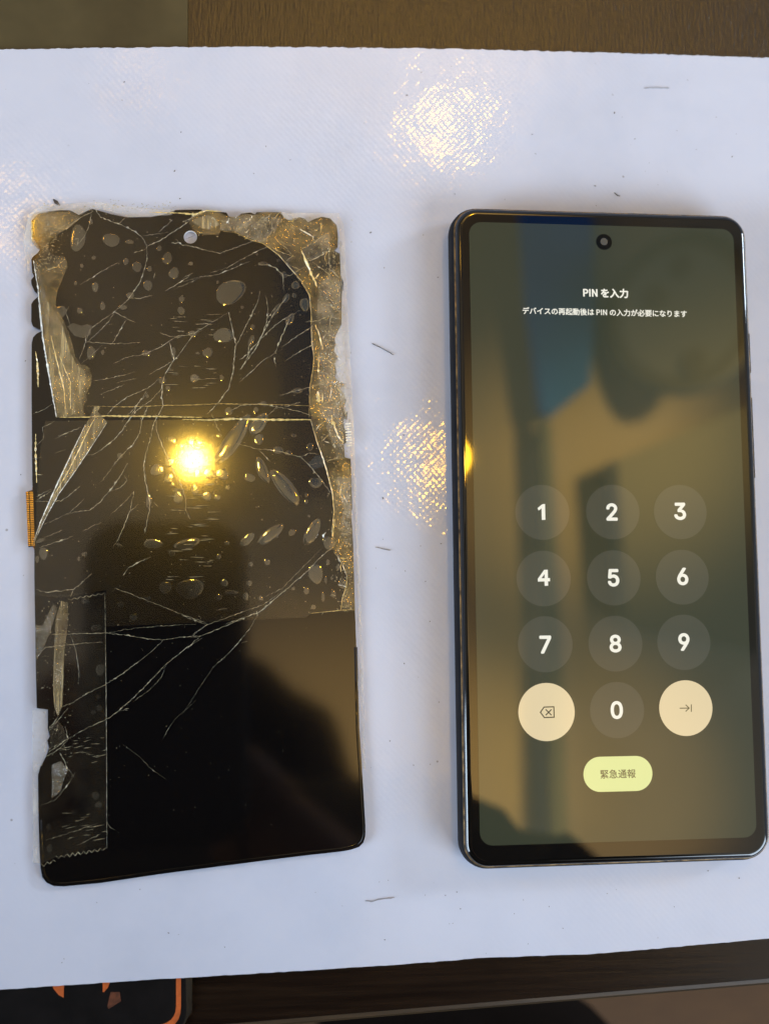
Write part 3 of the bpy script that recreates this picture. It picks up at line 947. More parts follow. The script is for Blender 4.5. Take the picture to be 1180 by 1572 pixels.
CR = {1: [
    ([(470, 140), (460, 200), (440, 260), (420, 310), (370, 370)], 1.3), ([(490, 130), (530, 185), (640, 225), (700, 250), (760, 285), (800, 320), (825, 370)], 1.9), ([(825, 370), (900, 340), (1000, 275), (1060, 235), (1130, 175)], 1.8),
    ([(825, 370), (825, 450), (810, 520), (780, 605), (740, 660), (700, 720), (620, 790)], 1.4), ([(700, 700), (770, 710), (860, 688)], 1.4), ([(740, 415), (825, 385)], 1.0), ([(620, 790), (460, 905), (430, 985)], 1.1), ([(610, 810), (560, 880), (440, 990)], 1.2),
    ([(430, 990), (590, 1000), (690, 1000), (780, 992)], 1.4), ([(690, 850), (600, 1000)], 1.4), ([(600, 790), (690, 835), (750, 865)], 1.4), ([(390, 620), (460, 580), (520, 540), (650, 470)], 1.0), ([(610, 1130), (690, 1090), (820, 1065), (920, 1020), (1000, 965), (1100, 940), (1180, 915)], 1.4),
    ([(910, 930), (970, 955), (1100, 945)], 1.3), ([(970, 990), (990, 1070), (1000, 1110)], 2.4), ([(1120, 950), (1050, 1050), (1000, 1110), (950, 1180), (925, 1250), (920, 1350), (930, 1400), (880, 1500)], 1.9), ([(480, 1240), (600, 1222), (750, 1185)], 0.9), ([(840, 1200), (950, 1140), (990, 1110)], 1.3),
    ([(560, 1470), (620, 1400), (700, 1345), (830, 1290), (900, 1230)], 1.5), ([(660, 1510), (740, 1420), (790, 1360), (820, 1310)], 1.4), ([(700, 1510), (770, 1420), (850, 1370), (920, 1290)], 1.4), ([(790, 1500), (830, 1410)], 1.1), ([(870, 1510), (915, 1430)], 1.6), ([(520, 1330), (680, 1265)], 0.9), ([(630, 1255), (760, 1225)], 0.8),
    ([(940, 660), (1000, 630), (1060, 590), (1120, 545)], 1.3), ([(1000, 650), (1180, 570)], 0.8), ([(800, 300), (880, 295), (960, 280)], 0.8), ([(900, 280), (990, 200)], 0.8), ([(1010, 325), (1050, 360), (1180, 385)], 1.5), ([(215, 190), (235, 250), (300, 260), (400, 180), (470, 150)], 1.8), ([(190, 300), (260, 260), (330, 215)], 1.6),
    ([(160, 530), (240, 505), (300, 450)], 1.2), ([(180, 600), (250, 560)], 1.1), ([(270, 520), (240, 470)], 1.3), ([(320, 760), (300, 800), (330, 880)], 1.1), ([(640, 225), (690, 180)], 1.2), ([(980, 350), (1040, 350)], 1.6), ([(870, 580), (880, 540)], 1.0), ([(540, 1010), (400, 1130)], 0.7), ([(390, 1100), (430, 990), (425, 930)], 1.2),
    ([(370, 370), (380, 320), (345, 330)], 1.5)],
    2: [
    ([(60, 370), (140, 395), (240, 415), (330, 385), (440, 345), (510, 310)], 1.2), ([(0, 580), (60, 545)], 1.0), ([(0, 600), (110, 570), (230, 555), (300, 525), (380, 490), (440, 470)], 1.0), ([(180, 545), (290, 510), (470, 410), (560, 370), (640, 320)], 0.9), ([(490, 485), (550, 490), (600, 510), (650, 555), (655, 660)], 1.8), ([(500, 660), (490, 720), (440, 830), (350, 1010)], 1.8),
    ([(540, 690), (555, 770), (545, 860), (520, 930), (470, 1040)], 1.5), ([(680, 690), (620, 770), (570, 840), (520, 940), (470, 1040), (370, 1170)], 2.1), ([(760, 785), (660, 840), (590, 890), (500, 980), (430, 1050)], 1.3), ([(700, 830), (670, 890), (640, 960), (610, 1040), (590, 1070)], 2.1), ([(590, 1070), (520, 1110), (450, 1180), (370, 1250)], 1.4), ([(590, 1075), (605, 1150)], 1.3),
    ([(460, 960), (430, 1010), (430, 1070), (380, 1170)], 2.0), ([(370, 1105), (420, 1070), (500, 980)], 1.2), ([(300, 800), (330, 930), (345, 1010), (335, 1100), (325, 1200), (300, 1290), (250, 1360), (160, 1460)], 2.2), ([(0, 1040), (80, 930), (180, 870), (290, 805)], 0.9), ([(640, 1025), (760, 940), (840, 890)], 1.2), ([(800, 860), (880, 850), (940, 830)], 1.4), ([(660, 1115), (760, 1050), (850, 1005)], 1.2),
    ([(630, 1335), (740, 1305), (820, 1285), (960, 1230)], 1.3), ([(300, 1440), (380, 1400), (500, 1390), (620, 1410), (760, 1440), (840, 1470)], 1.5), ([(660, 1410), (760, 1380)], 1.5), ([(560, 1460), (610, 1410)], 1.1), ([(560, 370), (640, 410), (730, 440)], 1.4), ([(590, 320), (660, 370), (700, 420)], 1.2), ([(690, 495), (760, 520), (830, 480)], 1.2), ([(500, 350), (560, 300), (600, 240), (660, 190)], 2.0),
    ([(340, 280), (400, 230), (470, 170)], 2.2), ([(600, 320), (690, 370)], 1.5), ([(830, 465), (950, 400)], 2.2), ([(770, 390), (950, 280)], 1.6), ([(950, 280), (950, 560)], 1.4), ([(0, 215), (90, 170), (130, 160)], 1.8), ([(600, 770), (540, 850)], 1.2), ([(700, 500), (660, 470), (720, 430)], 1.0), ([(840, 470), (960, 560)], 1.3), ([(830, 1290), (960, 1230), (1010, 1210)], 1.3), ([(890, 1080), (990, 1140)], 1.4), ([(960, 820), (950, 900), (1010, 950)], 1.6),
    ([(940, 560), (965, 600)], 1.6), ([(900, 1400), (1000, 1340), (1040, 1350)], 1.5), ([(885, 1300), (890, 1470)], 1.6), ([(930, 700), (1010, 740)], 1.2), ([(760, 520), (700, 560), (660, 555)], 1.2)],
    3: [
    ([(230, 310), (300, 275), (400, 235)], 1.5), ([(90, 150), (180, 110), (215, 85)], 1.0), ([(95, 365), (160, 310), (150, 240), (230, 195)], 1.2), ([(470, 420), (530, 380), (620, 310), (660, 260), (720, 170), (760, 90), (830, 10)], 1.8), ([(420, 420), (480, 410)], 1.1), ([(300, 800), (380, 780), (450, 775), (520, 720), (590, 640), (650, 560), (700, 470)], 1.8), ([(590, 650), (650, 630), (700, 580), (680, 545)], 1.2),
    ([(600, 490), (660, 420), (730, 350), (780, 270), (790, 190), (830, 100)], 1.4), ([(520, 600), (600, 500)], 0.8), ([(870, 200), (850, 300), (820, 400), (805, 490), (815, 590), (840, 690), (840, 780), (810, 920)], 1.9), ([(880, 150), (890, 270), (930, 370), (1000, 520), (1050, 620), (1075, 700), (1075, 770), (1105, 830)], 1.7), ([(740, 650), (720, 760), (670, 890), (640, 960), (605, 1015)], 1.8), ([(590, 800), (690, 710), (740, 650)], 0.8),
    ([(720, 780), (770, 735)], 1.0), ([(130, 1015), (220, 985), (350, 940)], 1.5), ([(160, 950), (280, 900)], 1.0), ([(100, 715), (180, 715), (270, 712), (330, 670), (390, 620)], 1.5), ([(100, 690), (210, 635)], 1.2), ([(160, 865), (260, 820), (320, 790)], 0.8), ([(310, 800), (420, 700)], 0.8), ([(700, 1150), (780, 1105), (850, 1075)], 1.7), ([(700, 1150), (670, 1195)], 1.4),
    ([(110, 1285), (180, 1305), (260, 1295), (350, 1285), (400, 1245), (470, 1180)], 1.3), ([(330, 1330), (350, 1285)], 1.4), ([(590, 1310), (620, 1275), (760, 1330), (950, 1405), (1180, 1500)], 0.8), ([(410, 910), (480, 870), (530, 850)], 0.8), ([(230, 405), (300, 380)], 0.9), ([(870, 720), (900, 750)], 1.2), ([(170, 1305), (260, 1290)], 2.4), ([(90, 440), (150, 430)], 0.8), ([(90, 545), (155, 540)], 0.8), ([(100, 715), (140, 690), (215, 640)], 1.2)],
    4: [
    ([(190, 150), (240, 265)], 0.9), ([(350, 340), (480, 375), (600, 385), (700, 410), (770, 430), (820, 480), (900, 580), (960, 660)], 1.5), ([(480, 370), (570, 460)], 0.8), ([(1010, 960), (950, 1030), (880, 1090), (820, 1155), (700, 1260), (580, 1360), (500, 1430), (400, 1465), (280, 1510)], 1.6), ([(900, 1020), (780, 1140), (640, 1280), (540, 1330)], 0.7), ([(0, 1450), (100, 1480), (170, 1510)], 0.8),
    ([(820, 480), (870, 470)], 1.2), ([(760, 430), (830, 400), (880, 410)], 1.0), ([(900, 1450), (910, 1430)], 1.0), ([(1000, 1060), (1020, 1110)], 1.4), ([(880, 310), (910, 290), (900, 330), (960, 270)], 1.2), ([(930, 230), (975, 310)], 1.5), ([(910, 450), (1000, 440), (1090, 435)], 1.2), ([(980, 690), (1020, 750)], 1.0), ([(210, 1420), (290, 1410)], 0.7)],
    5: [
    ([(100, 240), (230, 235), (410, 230), (530, 240), (640, 260), (710, 265), (770, 252), (898, 245)], 1.3), ([(640, 330), (710, 265)], 1.2), ([(180, 600), (250, 580), (330, 530), (420, 485), (500, 435), (640, 330)], 1.4), ([(150, 800), (240, 750), (330, 700), (440, 650), (480, 620), (560, 550), (640, 470), (720, 385), (800, 320), (898, 255)], 1.4), ([(720, 385), (700, 450), (640, 510), (560, 570)], 0.6), ([(480, 620), (540, 600)], 0.9),
    ([(250, 230), (280, 330), (295, 420), (290, 480)], 0.8), ([(420, 235), (520, 212), (700, 195), (870, 185)], 0.6), ([(850, 245), (898, 205)], 1.4), ([(85, 350), (130, 300), (320, 280), (410, 275)], 1.0), ([(140, 720), (200, 650), (240, 600)], 1.2), ([(140, 820), (240, 750), (225, 690)], 2.0), ([(150, 700), (190, 640)], 2.0), ([(105, 1080), (180, 1050), (250, 960), (275, 915)], 0.9), ([(200, 820), (240, 900), (270, 940)], 1.2),
    ([(130, 1250), (260, 1210), (390, 1165)], 0.7), ([(285, 1275), (400, 1220)], 0.8), ([(510, 780), (580, 830), (640, 890), (720, 950)], 0.5), ([(430, 1160), (450, 1190), (470, 1200)], 0.8), ([(705, 750), (760, 660), (870, 560)], 0.4), ([(130, 840), (200, 800), (240, 750)], 1.8)],
    6: [
    ([(0, 250), (80, 250), (200, 200), (370, 130), (400, 110), (530, 0)], 1.5), ([(0, 320), (80, 255)], 1.3), ([(40, 245), (120, 190), (260, 140), (400, 90), (500, 20)], 0.8), ([(0, 145), (120, 190)], 0.8), ([(370, 140), (330, 210), (250, 310), (150, 400)], 0.8), ([(150, 400), (0, 630)], 0.4), ([(290, 280), (320, 270)], 0.8), ([(365, 120), (370, 150)], 2.0)]}
for s, L in CR.items():
    for pts, wd in L:
        crack(s, pts, wd)

# short crinkles in the loose tape along the right and the top
rz = random.Random(21)
for k in range(40):
    if k < 26:
        t_ = rz.random()
        cu, cv = 496 + 22 * t_ + rz.uniform(-14, 16), 380 + 540 * t_
        an = rz.gauss(1.2, 0.9)
    else:
        cu, cv = rz.uniform(340, 515), rz.uniform(332, 372)
        an = rz.gauss(-0.6, 0.7)
    ln = rz.uniform(5, 17)
    bx_, by_ = math.cos(an) * ln, math.sin(an) * ln
    crack(0, [(cu, cv), (cu + bx_ * 0.5 + rz.uniform(-3, 3), cv + by_ * 0.5 + rz.uniform(-3, 3)), (cu + bx_, cv + by_)], rz.uniform(0.6, 1.3), rz.choice(('silver', 'crack', 'crack_gold')), 0.6, 0.43, 'tape_crinkle')
# bright creases of the tape and its cut edges
G = 'crack_gold'
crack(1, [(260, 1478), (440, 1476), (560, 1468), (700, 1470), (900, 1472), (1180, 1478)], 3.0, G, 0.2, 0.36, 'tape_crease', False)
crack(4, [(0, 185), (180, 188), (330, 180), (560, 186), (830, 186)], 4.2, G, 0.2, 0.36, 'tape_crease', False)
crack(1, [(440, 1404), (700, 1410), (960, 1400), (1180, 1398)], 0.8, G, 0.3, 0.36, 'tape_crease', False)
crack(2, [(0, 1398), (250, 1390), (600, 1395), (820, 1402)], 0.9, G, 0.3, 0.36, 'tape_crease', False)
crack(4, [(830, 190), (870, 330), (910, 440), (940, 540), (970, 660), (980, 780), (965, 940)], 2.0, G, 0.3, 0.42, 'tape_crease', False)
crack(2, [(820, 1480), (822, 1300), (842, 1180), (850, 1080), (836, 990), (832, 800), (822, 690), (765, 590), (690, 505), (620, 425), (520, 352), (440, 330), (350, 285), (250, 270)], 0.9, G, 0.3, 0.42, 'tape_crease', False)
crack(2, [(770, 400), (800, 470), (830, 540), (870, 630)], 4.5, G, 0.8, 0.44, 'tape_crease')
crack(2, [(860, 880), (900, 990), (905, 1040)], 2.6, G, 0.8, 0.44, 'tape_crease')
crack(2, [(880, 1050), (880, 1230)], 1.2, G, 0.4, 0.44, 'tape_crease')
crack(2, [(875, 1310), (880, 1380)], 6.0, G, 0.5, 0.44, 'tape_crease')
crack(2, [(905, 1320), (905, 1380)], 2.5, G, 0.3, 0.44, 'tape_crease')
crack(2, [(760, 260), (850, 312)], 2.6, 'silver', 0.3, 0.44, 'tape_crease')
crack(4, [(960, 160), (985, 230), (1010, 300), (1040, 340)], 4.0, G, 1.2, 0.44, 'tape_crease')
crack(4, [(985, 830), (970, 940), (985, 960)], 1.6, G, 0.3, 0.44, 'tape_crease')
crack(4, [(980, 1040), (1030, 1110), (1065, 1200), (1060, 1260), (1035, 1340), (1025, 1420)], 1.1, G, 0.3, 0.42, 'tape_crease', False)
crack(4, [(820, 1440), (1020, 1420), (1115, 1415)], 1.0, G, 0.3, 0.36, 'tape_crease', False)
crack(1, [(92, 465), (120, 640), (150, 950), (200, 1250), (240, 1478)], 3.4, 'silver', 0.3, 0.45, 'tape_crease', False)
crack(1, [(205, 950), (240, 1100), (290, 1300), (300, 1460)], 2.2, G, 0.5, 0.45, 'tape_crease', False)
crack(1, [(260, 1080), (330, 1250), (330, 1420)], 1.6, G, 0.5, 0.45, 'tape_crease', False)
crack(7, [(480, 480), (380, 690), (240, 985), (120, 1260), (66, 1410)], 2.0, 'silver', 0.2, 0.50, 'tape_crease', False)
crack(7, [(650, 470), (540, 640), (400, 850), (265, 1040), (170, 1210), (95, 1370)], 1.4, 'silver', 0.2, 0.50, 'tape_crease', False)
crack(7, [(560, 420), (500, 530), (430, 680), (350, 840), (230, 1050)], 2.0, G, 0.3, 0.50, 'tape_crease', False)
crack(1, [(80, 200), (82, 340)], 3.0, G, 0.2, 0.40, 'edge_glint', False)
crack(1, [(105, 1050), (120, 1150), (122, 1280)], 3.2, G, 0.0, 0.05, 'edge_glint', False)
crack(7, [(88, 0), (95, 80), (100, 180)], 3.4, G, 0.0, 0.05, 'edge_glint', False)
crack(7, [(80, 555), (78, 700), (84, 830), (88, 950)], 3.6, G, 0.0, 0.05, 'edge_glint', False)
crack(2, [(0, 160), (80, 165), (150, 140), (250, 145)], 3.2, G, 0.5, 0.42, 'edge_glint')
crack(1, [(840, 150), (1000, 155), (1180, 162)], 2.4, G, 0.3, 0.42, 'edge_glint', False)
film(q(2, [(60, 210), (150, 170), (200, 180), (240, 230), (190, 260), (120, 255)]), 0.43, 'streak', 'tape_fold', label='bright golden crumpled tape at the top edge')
crack(5, [(421, 35), (426, 400), (430, 900), (431, 1290)], 0.7, 'crack', 0.1, 0.22, 'tape_edge', False)
crack(5, zig((180, 1336), (425, 1292), 18, 8), 1.0, 'crack', 0.1, 0.22, 'tape_edge', False)
crack(5, zig((240, 66), (420, 36), 12, 5), 0.9, 'crack', 0.1, 0.22, 'tape_edge', False)
crack(5, zig((108, 1378), (180, 1350), 5, 10), 1.0, 'crack', 0.1, 0.22, 'tape_edge', False)
# fine horizontal scuffs, dust and glints painted as flecks under the tape, too small to pick apart
V, Fc = [], []


def fleck(u, v, lx, ly, rot, z):
    c = px(u, v, z)
    sc = 0.1545 * MM
    i = len(V)
    a = math.radians(rot)
    k = rnd.choice((3, 4, 5))
    for j in range(k):
        t = 2 * math.pi * j / k + rnd.uniform(-0.4, 0.4)
        ex, ey = lx * math.cos(t), ly * math.sin(t)
        V.append((c.x - POFF.x + (ex * math.cos(a) - ey * math.sin(a)) * sc, c.y - POFF.y + (ex * math.sin(a) + ey * math.cos(a)) * sc, z + rnd.uniform(0, 0.00006)))
    Fc.append(tuple(range(i, i + k)))


for _ in range(330):
    fleck(rnd.uniform(70, 535), rnd.uniform(335, 960), rnd.uniform(0.3, 0.9), rnd.uniform(0.3, 0.7), rnd.uniform(0, 180), PT + 0.35 * MM)
for _ in range(90):
    fleck(rnd.uniform(90, 480), rnd.uniform(960, 1280), rnd.uniform(0.2, 0.6), rnd.uniform(0.2, 0.5), rnd.uniform(0, 180), PT + 0.05 * MM)
for _ in range(900):
    t = rnd.random()
    u = 512 + rnd.gauss(0, 11) + 20 * t
    v = 360 + 580 * t
    if u < 525 + 20 * t:
        fleck(u, v, rnd.uniform(0.4, 1.5), rnd.uniform(0.3, 0.9), rnd.uniform(0, 180), PT + 0.46 * MM)
for _ in range(260):
    fleck(rnd.gauss(410, 55), 334 + abs(rnd.gauss(0, 14)), rnd.uniform(0.4, 1.6), rnd.uniform(0.3, 0.8), rnd.uniform(0, 180), PT + 0.46 * MM)
for _ in range(260):
    fleck(rnd.gauss(70, 12), rnd.uniform(330, 420), rnd.uniform(0.4, 1.3), rnd.uniform(0.3, 0.8), rnd.uniform(0, 180), PT + 0.46 * MM)
for _ in range(160):
    fleck(rnd.uniform(64, 270), 318 + rnd.gauss(0, 4), rnd.uniform(0.4, 1.8), rnd.uniform(0.3, 0.8), rnd.uniform(-20, 20), PT + 0.46 * MM)
for _ in range(130):
    fleck(rnd.uniform(52, 110), rnd.uniform(920, 1180), rnd.uniform(0.3, 1.2), rnd.uniform(0.3, 0.8), rnd.uniform(0, 180), PT + 0.46 * MM)
for _ in range(150):
    fleck(rnd.gauss(292, 34), rnd.gauss(705, 32), rnd.uniform(0.3, 1.0), rnd.uniform(0.3, 0.7), rnd.uniform(0, 180), PT + 0.40 * MM)
for _ in range(70):
    fleck(rnd.uniform(260, 330), rnd.choice((rnd.uniform(740, 800), rnd.uniform(800, 890), rnd.uniform(480, 520), rnd.uniform(560, 600))), rnd.uniform(4, 14), 0.28, rnd.uniform(-4, 4), PT + 0.40 * MM)
for _ in range(40):
    fleck(rnd.uniform(100, 162), rnd.choice((rnd.uniform(1130, 1170), rnd.uniform(1240, 1290))), rnd.uniform(3, 10), 0.22, rnd.uniform(-2, 18), PT + 0.30 * MM)
gd = mk('dust_and_glints', V, Fc, 'crack', panel)
gd['kind'] = 'stuff'
for pgn in gd.data.polygons:
    if pgn.normal.z < 0:
        pgn.flip()
# hair line over the camera hole, seen through the glass
crack(0, [(285, 367), (300, 361)], 0.9, 'flexblack', 0.1, 0.02, 'hairline', False)

# flex connector on the left
flex = plate('connector_flex', W2([(50, 748), (56, 744), (70, 744), (70, 848), (56, 846), (49, 838)], 1.0 * MM), 0.2 * MM, 1.0 * MM, 'copper', panel)
cb = plate('connector', W2([(40, 755), (51, 752), (54, 838), (44, 840)], 1.6 * MM), 1.0 * MM, 1.6 * MM, 'flexblack', panel)
for i in range(30):
    t = i / 29
    for a, b in ((40.2, 44.2), (45.6, 51.0)):
        u0, u1, v = a + 3.0 * t, b + 3.0 * t, 756 + 81 * t
        plate('contact', W2([(u0, v - 0.85), (u1, v - 1.0), (u1, v + 0.6), (u0, v + 0.75)], 1.75 * MM), 1.5 * MM, 1.75 * MM, 'gold', cb)
for a, b, mat_ in (((528, 652), (533, 690), 'flexblack'),):
    for i in range(9):
        v = 650 + i * 4.2
        plate('side_contact', W2([(529 + i * .3, v), (538 + i * .3, v - 1), (538 + i * .3, v + 1), (529 + i * .3, v + 2)], PT + 0.5 * MM), PT + 0.3 * MM, PT + 0.5 * MM, 'silver', panel)

# ------------------------------------------------------------------ crumbs and marks on the sheet
V, Fc = [], []
POFF_keep = POFF
POFF = Vector((0, 0, 0))
r2 = random.Random(3)
for _ in range(230):
    u, v = r2.uniform(5, 1175), r2.uniform(95, 1480)
    if (40 < u < 560 and 315 < v < 1360) or (685 < u and 320 < v < 1335):
        continue
    s = r2.choice((0.6, 0.7, 0.8, 1.0, 1.4))
    fleck(u, v, s * r2.uniform(0.8, 1.6), s * 0.7, r2.uniform(0, 180), 0.00012)
crumbs = mk('crumbs', V, Fc, 'debris')
tag(crumbs, 'tiny dark crumbs scattered over the pale sheet', 'crumbs', kind='stuff')


def splinter(name, pts, wd, mat, label, cat):
    V2, F2 = [], []
    dd = densify([(a, b, 0) for a, b in pts], 3)
    for i, p in enumerate(dd):
        c = px(p.x + r2.uniform(-.4, .4), p.y + r2.uniform(-.4, .4), 0.0001)
        a, b = dd[max(0, i - 1)], dd[min(len(dd) - 1, i + 1)]
        t = (b - a).normalized()
        nn = Vector((t.y, t.x, 0)) * wd * 0.00008 * r2.uniform(0.6, 1.2) * (0.4 if i in (0, len(dd) - 1) else 1)
        V2 += [c - nn, c + Vector((0, 0, 0.0002)), c + nn]
    for i in range(len(dd) - 1):
        a = 3 * i
        F2 += [(a, a + 1, a + 4, a + 3), (a + 1, a + 2, a + 5, a + 4), (a, a + 3, a + 5, a + 2)]
    o = mk(name, V2, F2, mat)
    return tag(o, label, cat)


splinter('splinter', [(571, 527), (585, 534), (604, 544.5)], 1.2, 'debris', 'thin dark reddish splinter lying between the two devices', 'splinter')
splinter('glass_chip', [(82, 306), (86, 310), (92, 315)], 5.0, 'debris', 'dark pointed chip above the top left of the broken panel', 'chip')
splinter('fibre', [(942, 296), (947, 300), (951, 301)], 1.6, 'debris', 'short curved dark fibre above the lit phone', 'fibre')
splinter('fibre', [(560, 1383), (572, 1384), (580, 1381), (606, 1378)], 1.6, 'mark', 'pale brownish scratch below and between the two devices', 'scratch')
splinter('fibre', [(576, 840), (590, 843), (600, 845)], 0.7, 'debris', 'small brown fibre between the devices, level with the keypad', 'fibre')
splinter('smudge', [(988, 135), (1005, 134.5), (1027, 135)], 2.2, 'mark', 'faint grey ink smudge near the top right of the sheet', 'smudge')
splinter('chip', [(529, 592), (532, 597)], 2.4, 'redfleck', 'tiny red fleck at the right edge of the broken panel', 'fleck')

# ------------------------------------------------------------------ what the glass mirrors: lamps, hanging cloths, clock, photographer
for pos, lab in ((lampA, 'warm ceiling lamp mirrored in the broken panel'), (lampB, 'warm ceiling lamp whose glare falls near the sheet top'), (lampC, 'warm ceiling lamp whose glare falls beside the lit phone'), (lampD, 'warm ceiling lamp whose glare falls left of the broken panel'), (lampE, 'warm ceiling lamp whose faint glare falls near the top left of the sheet')):
    lamp = empty('ceiling_lamp', pos)
    tag(lamp, lab, 'lamp', 'warm ceiling lamps')
    z1 = CEIL - pos.z
    tube('cord', [(0, 0, z1), (0, 0, 0.10)], 0.004, 'dark', lamp)
    loft('socket', [[(r * math.cos(2 * math.pi * k / 16), r * math.sin(2 * math.pi * k / 16), z) for k in range(16)] for r, z in ((0.018, 0.045), (0.020, 0.06), (0.016, 0.10))], 'brass', lamp)


def overhead(name, pts, zs, H, th, mat, label, cat, parent=None):
    P = [mirror(u, v, zs, H) for u, v in pts]
    o = plate(name, [(p.x, p.y) for p in P], H, H + th, mat, parent)
    if label:
        tag(o, label, cat)
    return o


HB = CEIL - 0.06
overhead('blue_cloth', [(796, 250), (905, 250), (912, 470), (905, 590), (845, 640), (832, 630), (812, 480)], PHONE_TOP, HB, 0.03, 'blue', 'blue cloth hanging overhead, mirrored in the lit phone', 'cloth')
overhead('blue_cloth', [(428, 200), (520, 200), (520, 500), (505, 760), (445, 760), (430, 560)], PT, HB, 0.03, 'navy', 'blue cloth hanging overhead, mirrored in the broken panel', 'cloth')
overhead('ceiling_batten', [(829, 640), (846, 650), (862, 1000), (872, 1310), (848, 1310), (842, 1000)], PHONE_TOP, HB + 0.01, 0.03, 'teal', 'narrow dark teal ceiling batten mirrored beside the keypad', 'batten')
overhead('ceiling_unit', [(946, 706), (1190, 605), (1260, 900), (1200, 1010), (965, 965)], PHONE_TOP, HB - 0.02, 0.07, 'acgrey', 'grey ceiling unit mirrored beside keys 3, 6 and 9', 'ceiling unit')
cpos = mirror(1046, 480, PHONE_TOP, HB - 0.06)
clock = empty('wall_clock', cpos)
clock.rotation_euler = (0, math.radians(42), 0)
tag(clock, 'round clock with pale rim mirrored at the top right of the lit phone', 'clock')
loft('case', [[(r * math.cos(2 * math.pi * k / 40), r * math.sin(2 * math.pi * k / 40), z) for k in range(40)] for r, z in ((0.125, 0.03), (0.135, 0.015), (0.135, 0.0), (0.12, -0.004))], 'acgrey', clock)
loft('dial', [[(r * math.cos(2 * math.pi * k / 40), r * math.sin(2 * math.pi * k / 40), z) for k in range(40)] for r, z in ((0.105, -0.003), (0.105, -0.006))], 'dialgrey', clock)
for (x0, y0, s_) in ((0, 0.075, .020), (0.02, -0.085, .022), (-0.045, 0.03, .022)):
    loft('dial_mark', [[(x0 + s_ * math.cos(2 * math.pi * k / 14), y0 + s_ * math.sin(2 * math.pi * k / 14), z) for k in range(14)] for z in (-0.0062, -0.0085)], 'acgrey', clock)

# photographer: held phone directly behind the camera, body leaning over the desk
held = empty('held_phone', tuple(CAM + ROT @ Vector((-0.032, -0.022, 0.0008))))
held.rotation_euler = ROT.to_euler()
tag(held, 'dark phone held overhead, mirrored as a black block in the broken panel', 'held phone')
loft('body', [rrect(0.0375 - i_, 0.074 - i_, 0.018, z) for i_, z in ((0.002, 0.0008), (0.0, 0.0025), (0.0, 0.0065), (0.002, 0.0082))], 'dark', held)
for lx_, ly_ in ((0.014, 0.058), (0.014, 0.034), (0.0, 0.046)):
    loft('lens_ring', [rrect(0.0065, 0.0065, 0.0064, z, 6, lx_, ly_) for z in (0.0009, 0.0012)], 'lensring', held)


def skin_mesh(name, joints, edges, mat, parent, levels=1, root=0):
    me = bpy.data.meshes.new(name)
    me.from_pydata([j[0] for j in joints], edges, [])
    o = link(name, me, mat, parent)
    sk = o.modifiers.new('Skin', 'SKIN')
    sk.use_smooth_shade = True
    sv = me.skin_vertices[0].data if me.skin_vertices else None
    if sv is None:
        bm = bmesh.new()
        bm.from_mesh(me)
        bm.verts.layers.skin.verify()
        bm.to_mesh(me)
        bm.free()
        sv = me.skin_vertices[0].data
    for i, j in enumerate(joints):
        sv[i].radius = (j[1], j[1] if len(j) < 3 else j[2])
        sv[i].use_root = i == root
    ss = o.modifiers.new('Subsurf', 'SUBSURF')
    ss.levels = ss.render_levels = levels
    return o


pers = empty('person', (0, -0.26, -0.74))
tag(pers, 'person in black clothes holding the dark phone, mirrored as a silhouette', 'person')


def rel(p):
    return (p[0], p[1] + 0.26, p[2] + 0.74)


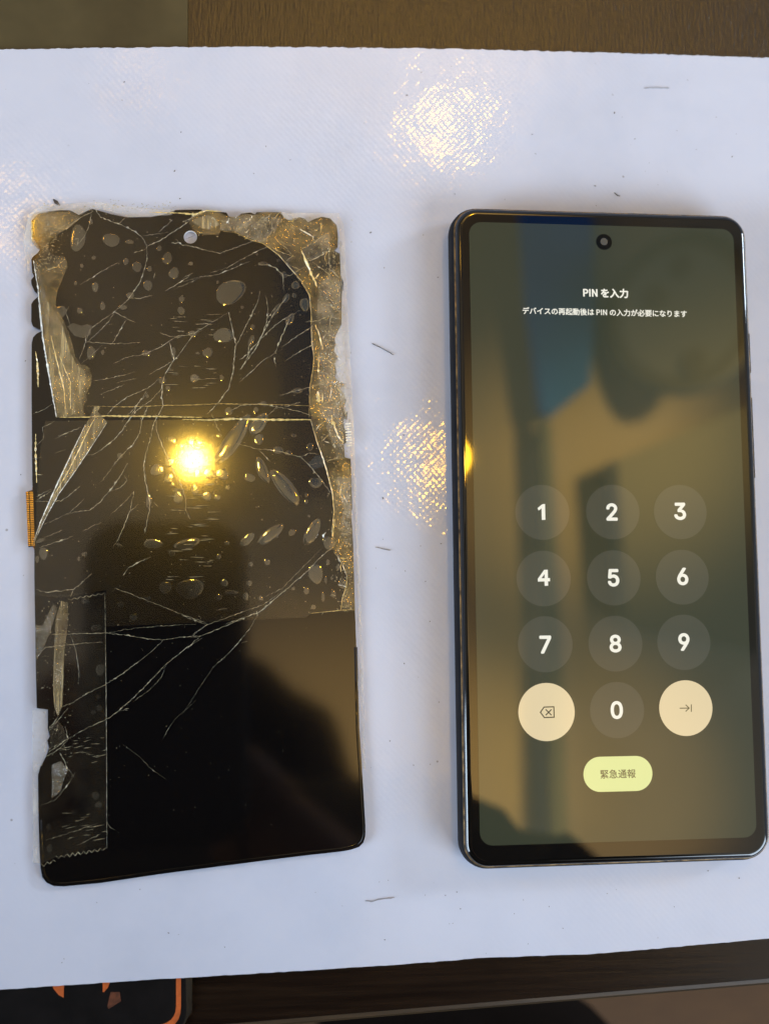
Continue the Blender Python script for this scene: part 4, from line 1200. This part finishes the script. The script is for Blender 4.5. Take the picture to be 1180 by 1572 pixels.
J = [((0.0, -0.30, 0.10), 0.14, 0.10), ((0.0, -0.27, 0.28), 0.125, 0.10), ((0.0, -0.21, 0.45), 0.13, 0.10), ((-0.012, -0.17, 0.54), 0.07), ((-0.012, -0.155, 0.585), 0.05), ((-0.011, -0.142, 0.63), 0.070), ((-0.011, -0.138, 0.68), 0.072), ((-0.011, -0.135, 0.73), 0.05),
     ((-0.20, -0.19, 0.50), 0.065), ((-0.27, -0.20, 0.34), 0.048), ((-0.16, -0.12, 0.318), 0.036), ((-0.095, -0.065, 0.320), 0.028),
     ((0.185, -0.175, 0.50), 0.062), ((0.22, -0.24, 0.34), 0.048), ((0.08, -0.16, 0.318), 0.036), ((0.022, -0.105, 0.322), 0.028),
     ((-0.10, -0.28, 0.02), 0.10), ((-0.11, -0.27, -0.30), 0.085), ((-0.11, -0.29, -0.69), 0.05), ((-0.11, -0.22, -0.715), 0.035),
     ((0.11, -0.28, 0.02), 0.10), ((0.12, -0.25, -0.30), 0.085), ((0.12, -0.28, -0.69), 0.05), ((0.12, -0.22, -0.715), 0.035)]
E = [(0, 1), (1, 2), (2, 3), (3, 4), (4, 5), (5, 6), (6, 7), (2, 8), (8, 9), (9, 10), (10, 11), (2, 12), (12, 13), (13, 14), (14, 15), (0, 16), (16, 17), (17, 18), (18, 19), (0, 20), (20, 21), (21, 22), (22, 23)]
# five fingers on each hand closing on the held phone
for hand, sx, tx in ((11, 1, -0.070), (15, -1, 0.008)):
    hx, hy, hz = J[hand][0]
    for f in range(5):
        oy = (0.030 - 0.016 * f) if f < 4 else 0.040
        ln = (0.9, 1.0, 0.95, 0.75, 0.7)[f]
        i0 = len(J)
        J.append(((hx + sx * 0.012, hy + oy, hz), 0.0095))
        J.append(((hx + sx * 0.024 * ln, hy + oy + 0.004, hz - 0.010), 0.0085))
        J.append(((hx + sx * 0.036 * ln, hy + oy + 0.006, hz - 0.006), 0.0075))
        E += [(hand, i0), (i0, i0 + 1), (i0 + 1, i0 + 2)]
skin_mesh('body', [(rel(j[0]), *j[1:]) for j in J], E, 'skin', pers, 1, 0)
C2 = [0, 1, 2, 8, 9, 10, 12, 13, 14, 16, 17, 18, 20, 21, 22, 3]
mp_ = {a: i for i, a in enumerate(C2)}
skin_mesh('clothes', [(rel(J[a][0]), *[r_ + 0.014 for r_ in J[a][1:]]) for a in C2], [(mp_[a], mp_[b]) for a, b in E if a in mp_ and b in mp_], 'sweater', pers, 1, 0)
bm = bmesh.new()
bmesh.ops.create_icosphere(bm, subdivisions=4, radius=1.0)
for vv in bm.verts:
    n_ = 1 + 0.03 * math.sin(9 * vv.co.x + 4 * vv.co.z) + 0.02 * math.sin(14 * vv.co.y)
    vv.co = Vector(rel((-0.011 + 0.102 * vv.co.x * n_, -0.136 + 0.116 * vv.co.y * n_, 0.69 + 0.095 * vv.co.z * n_)))
me = bpy.data.meshes.new('hair')
bm.to_mesh(me)
bm.free()
me.polygons.foreach_set('use_smooth', [True] * len(me.polygons))
link('hair', me, 'hair', pers)
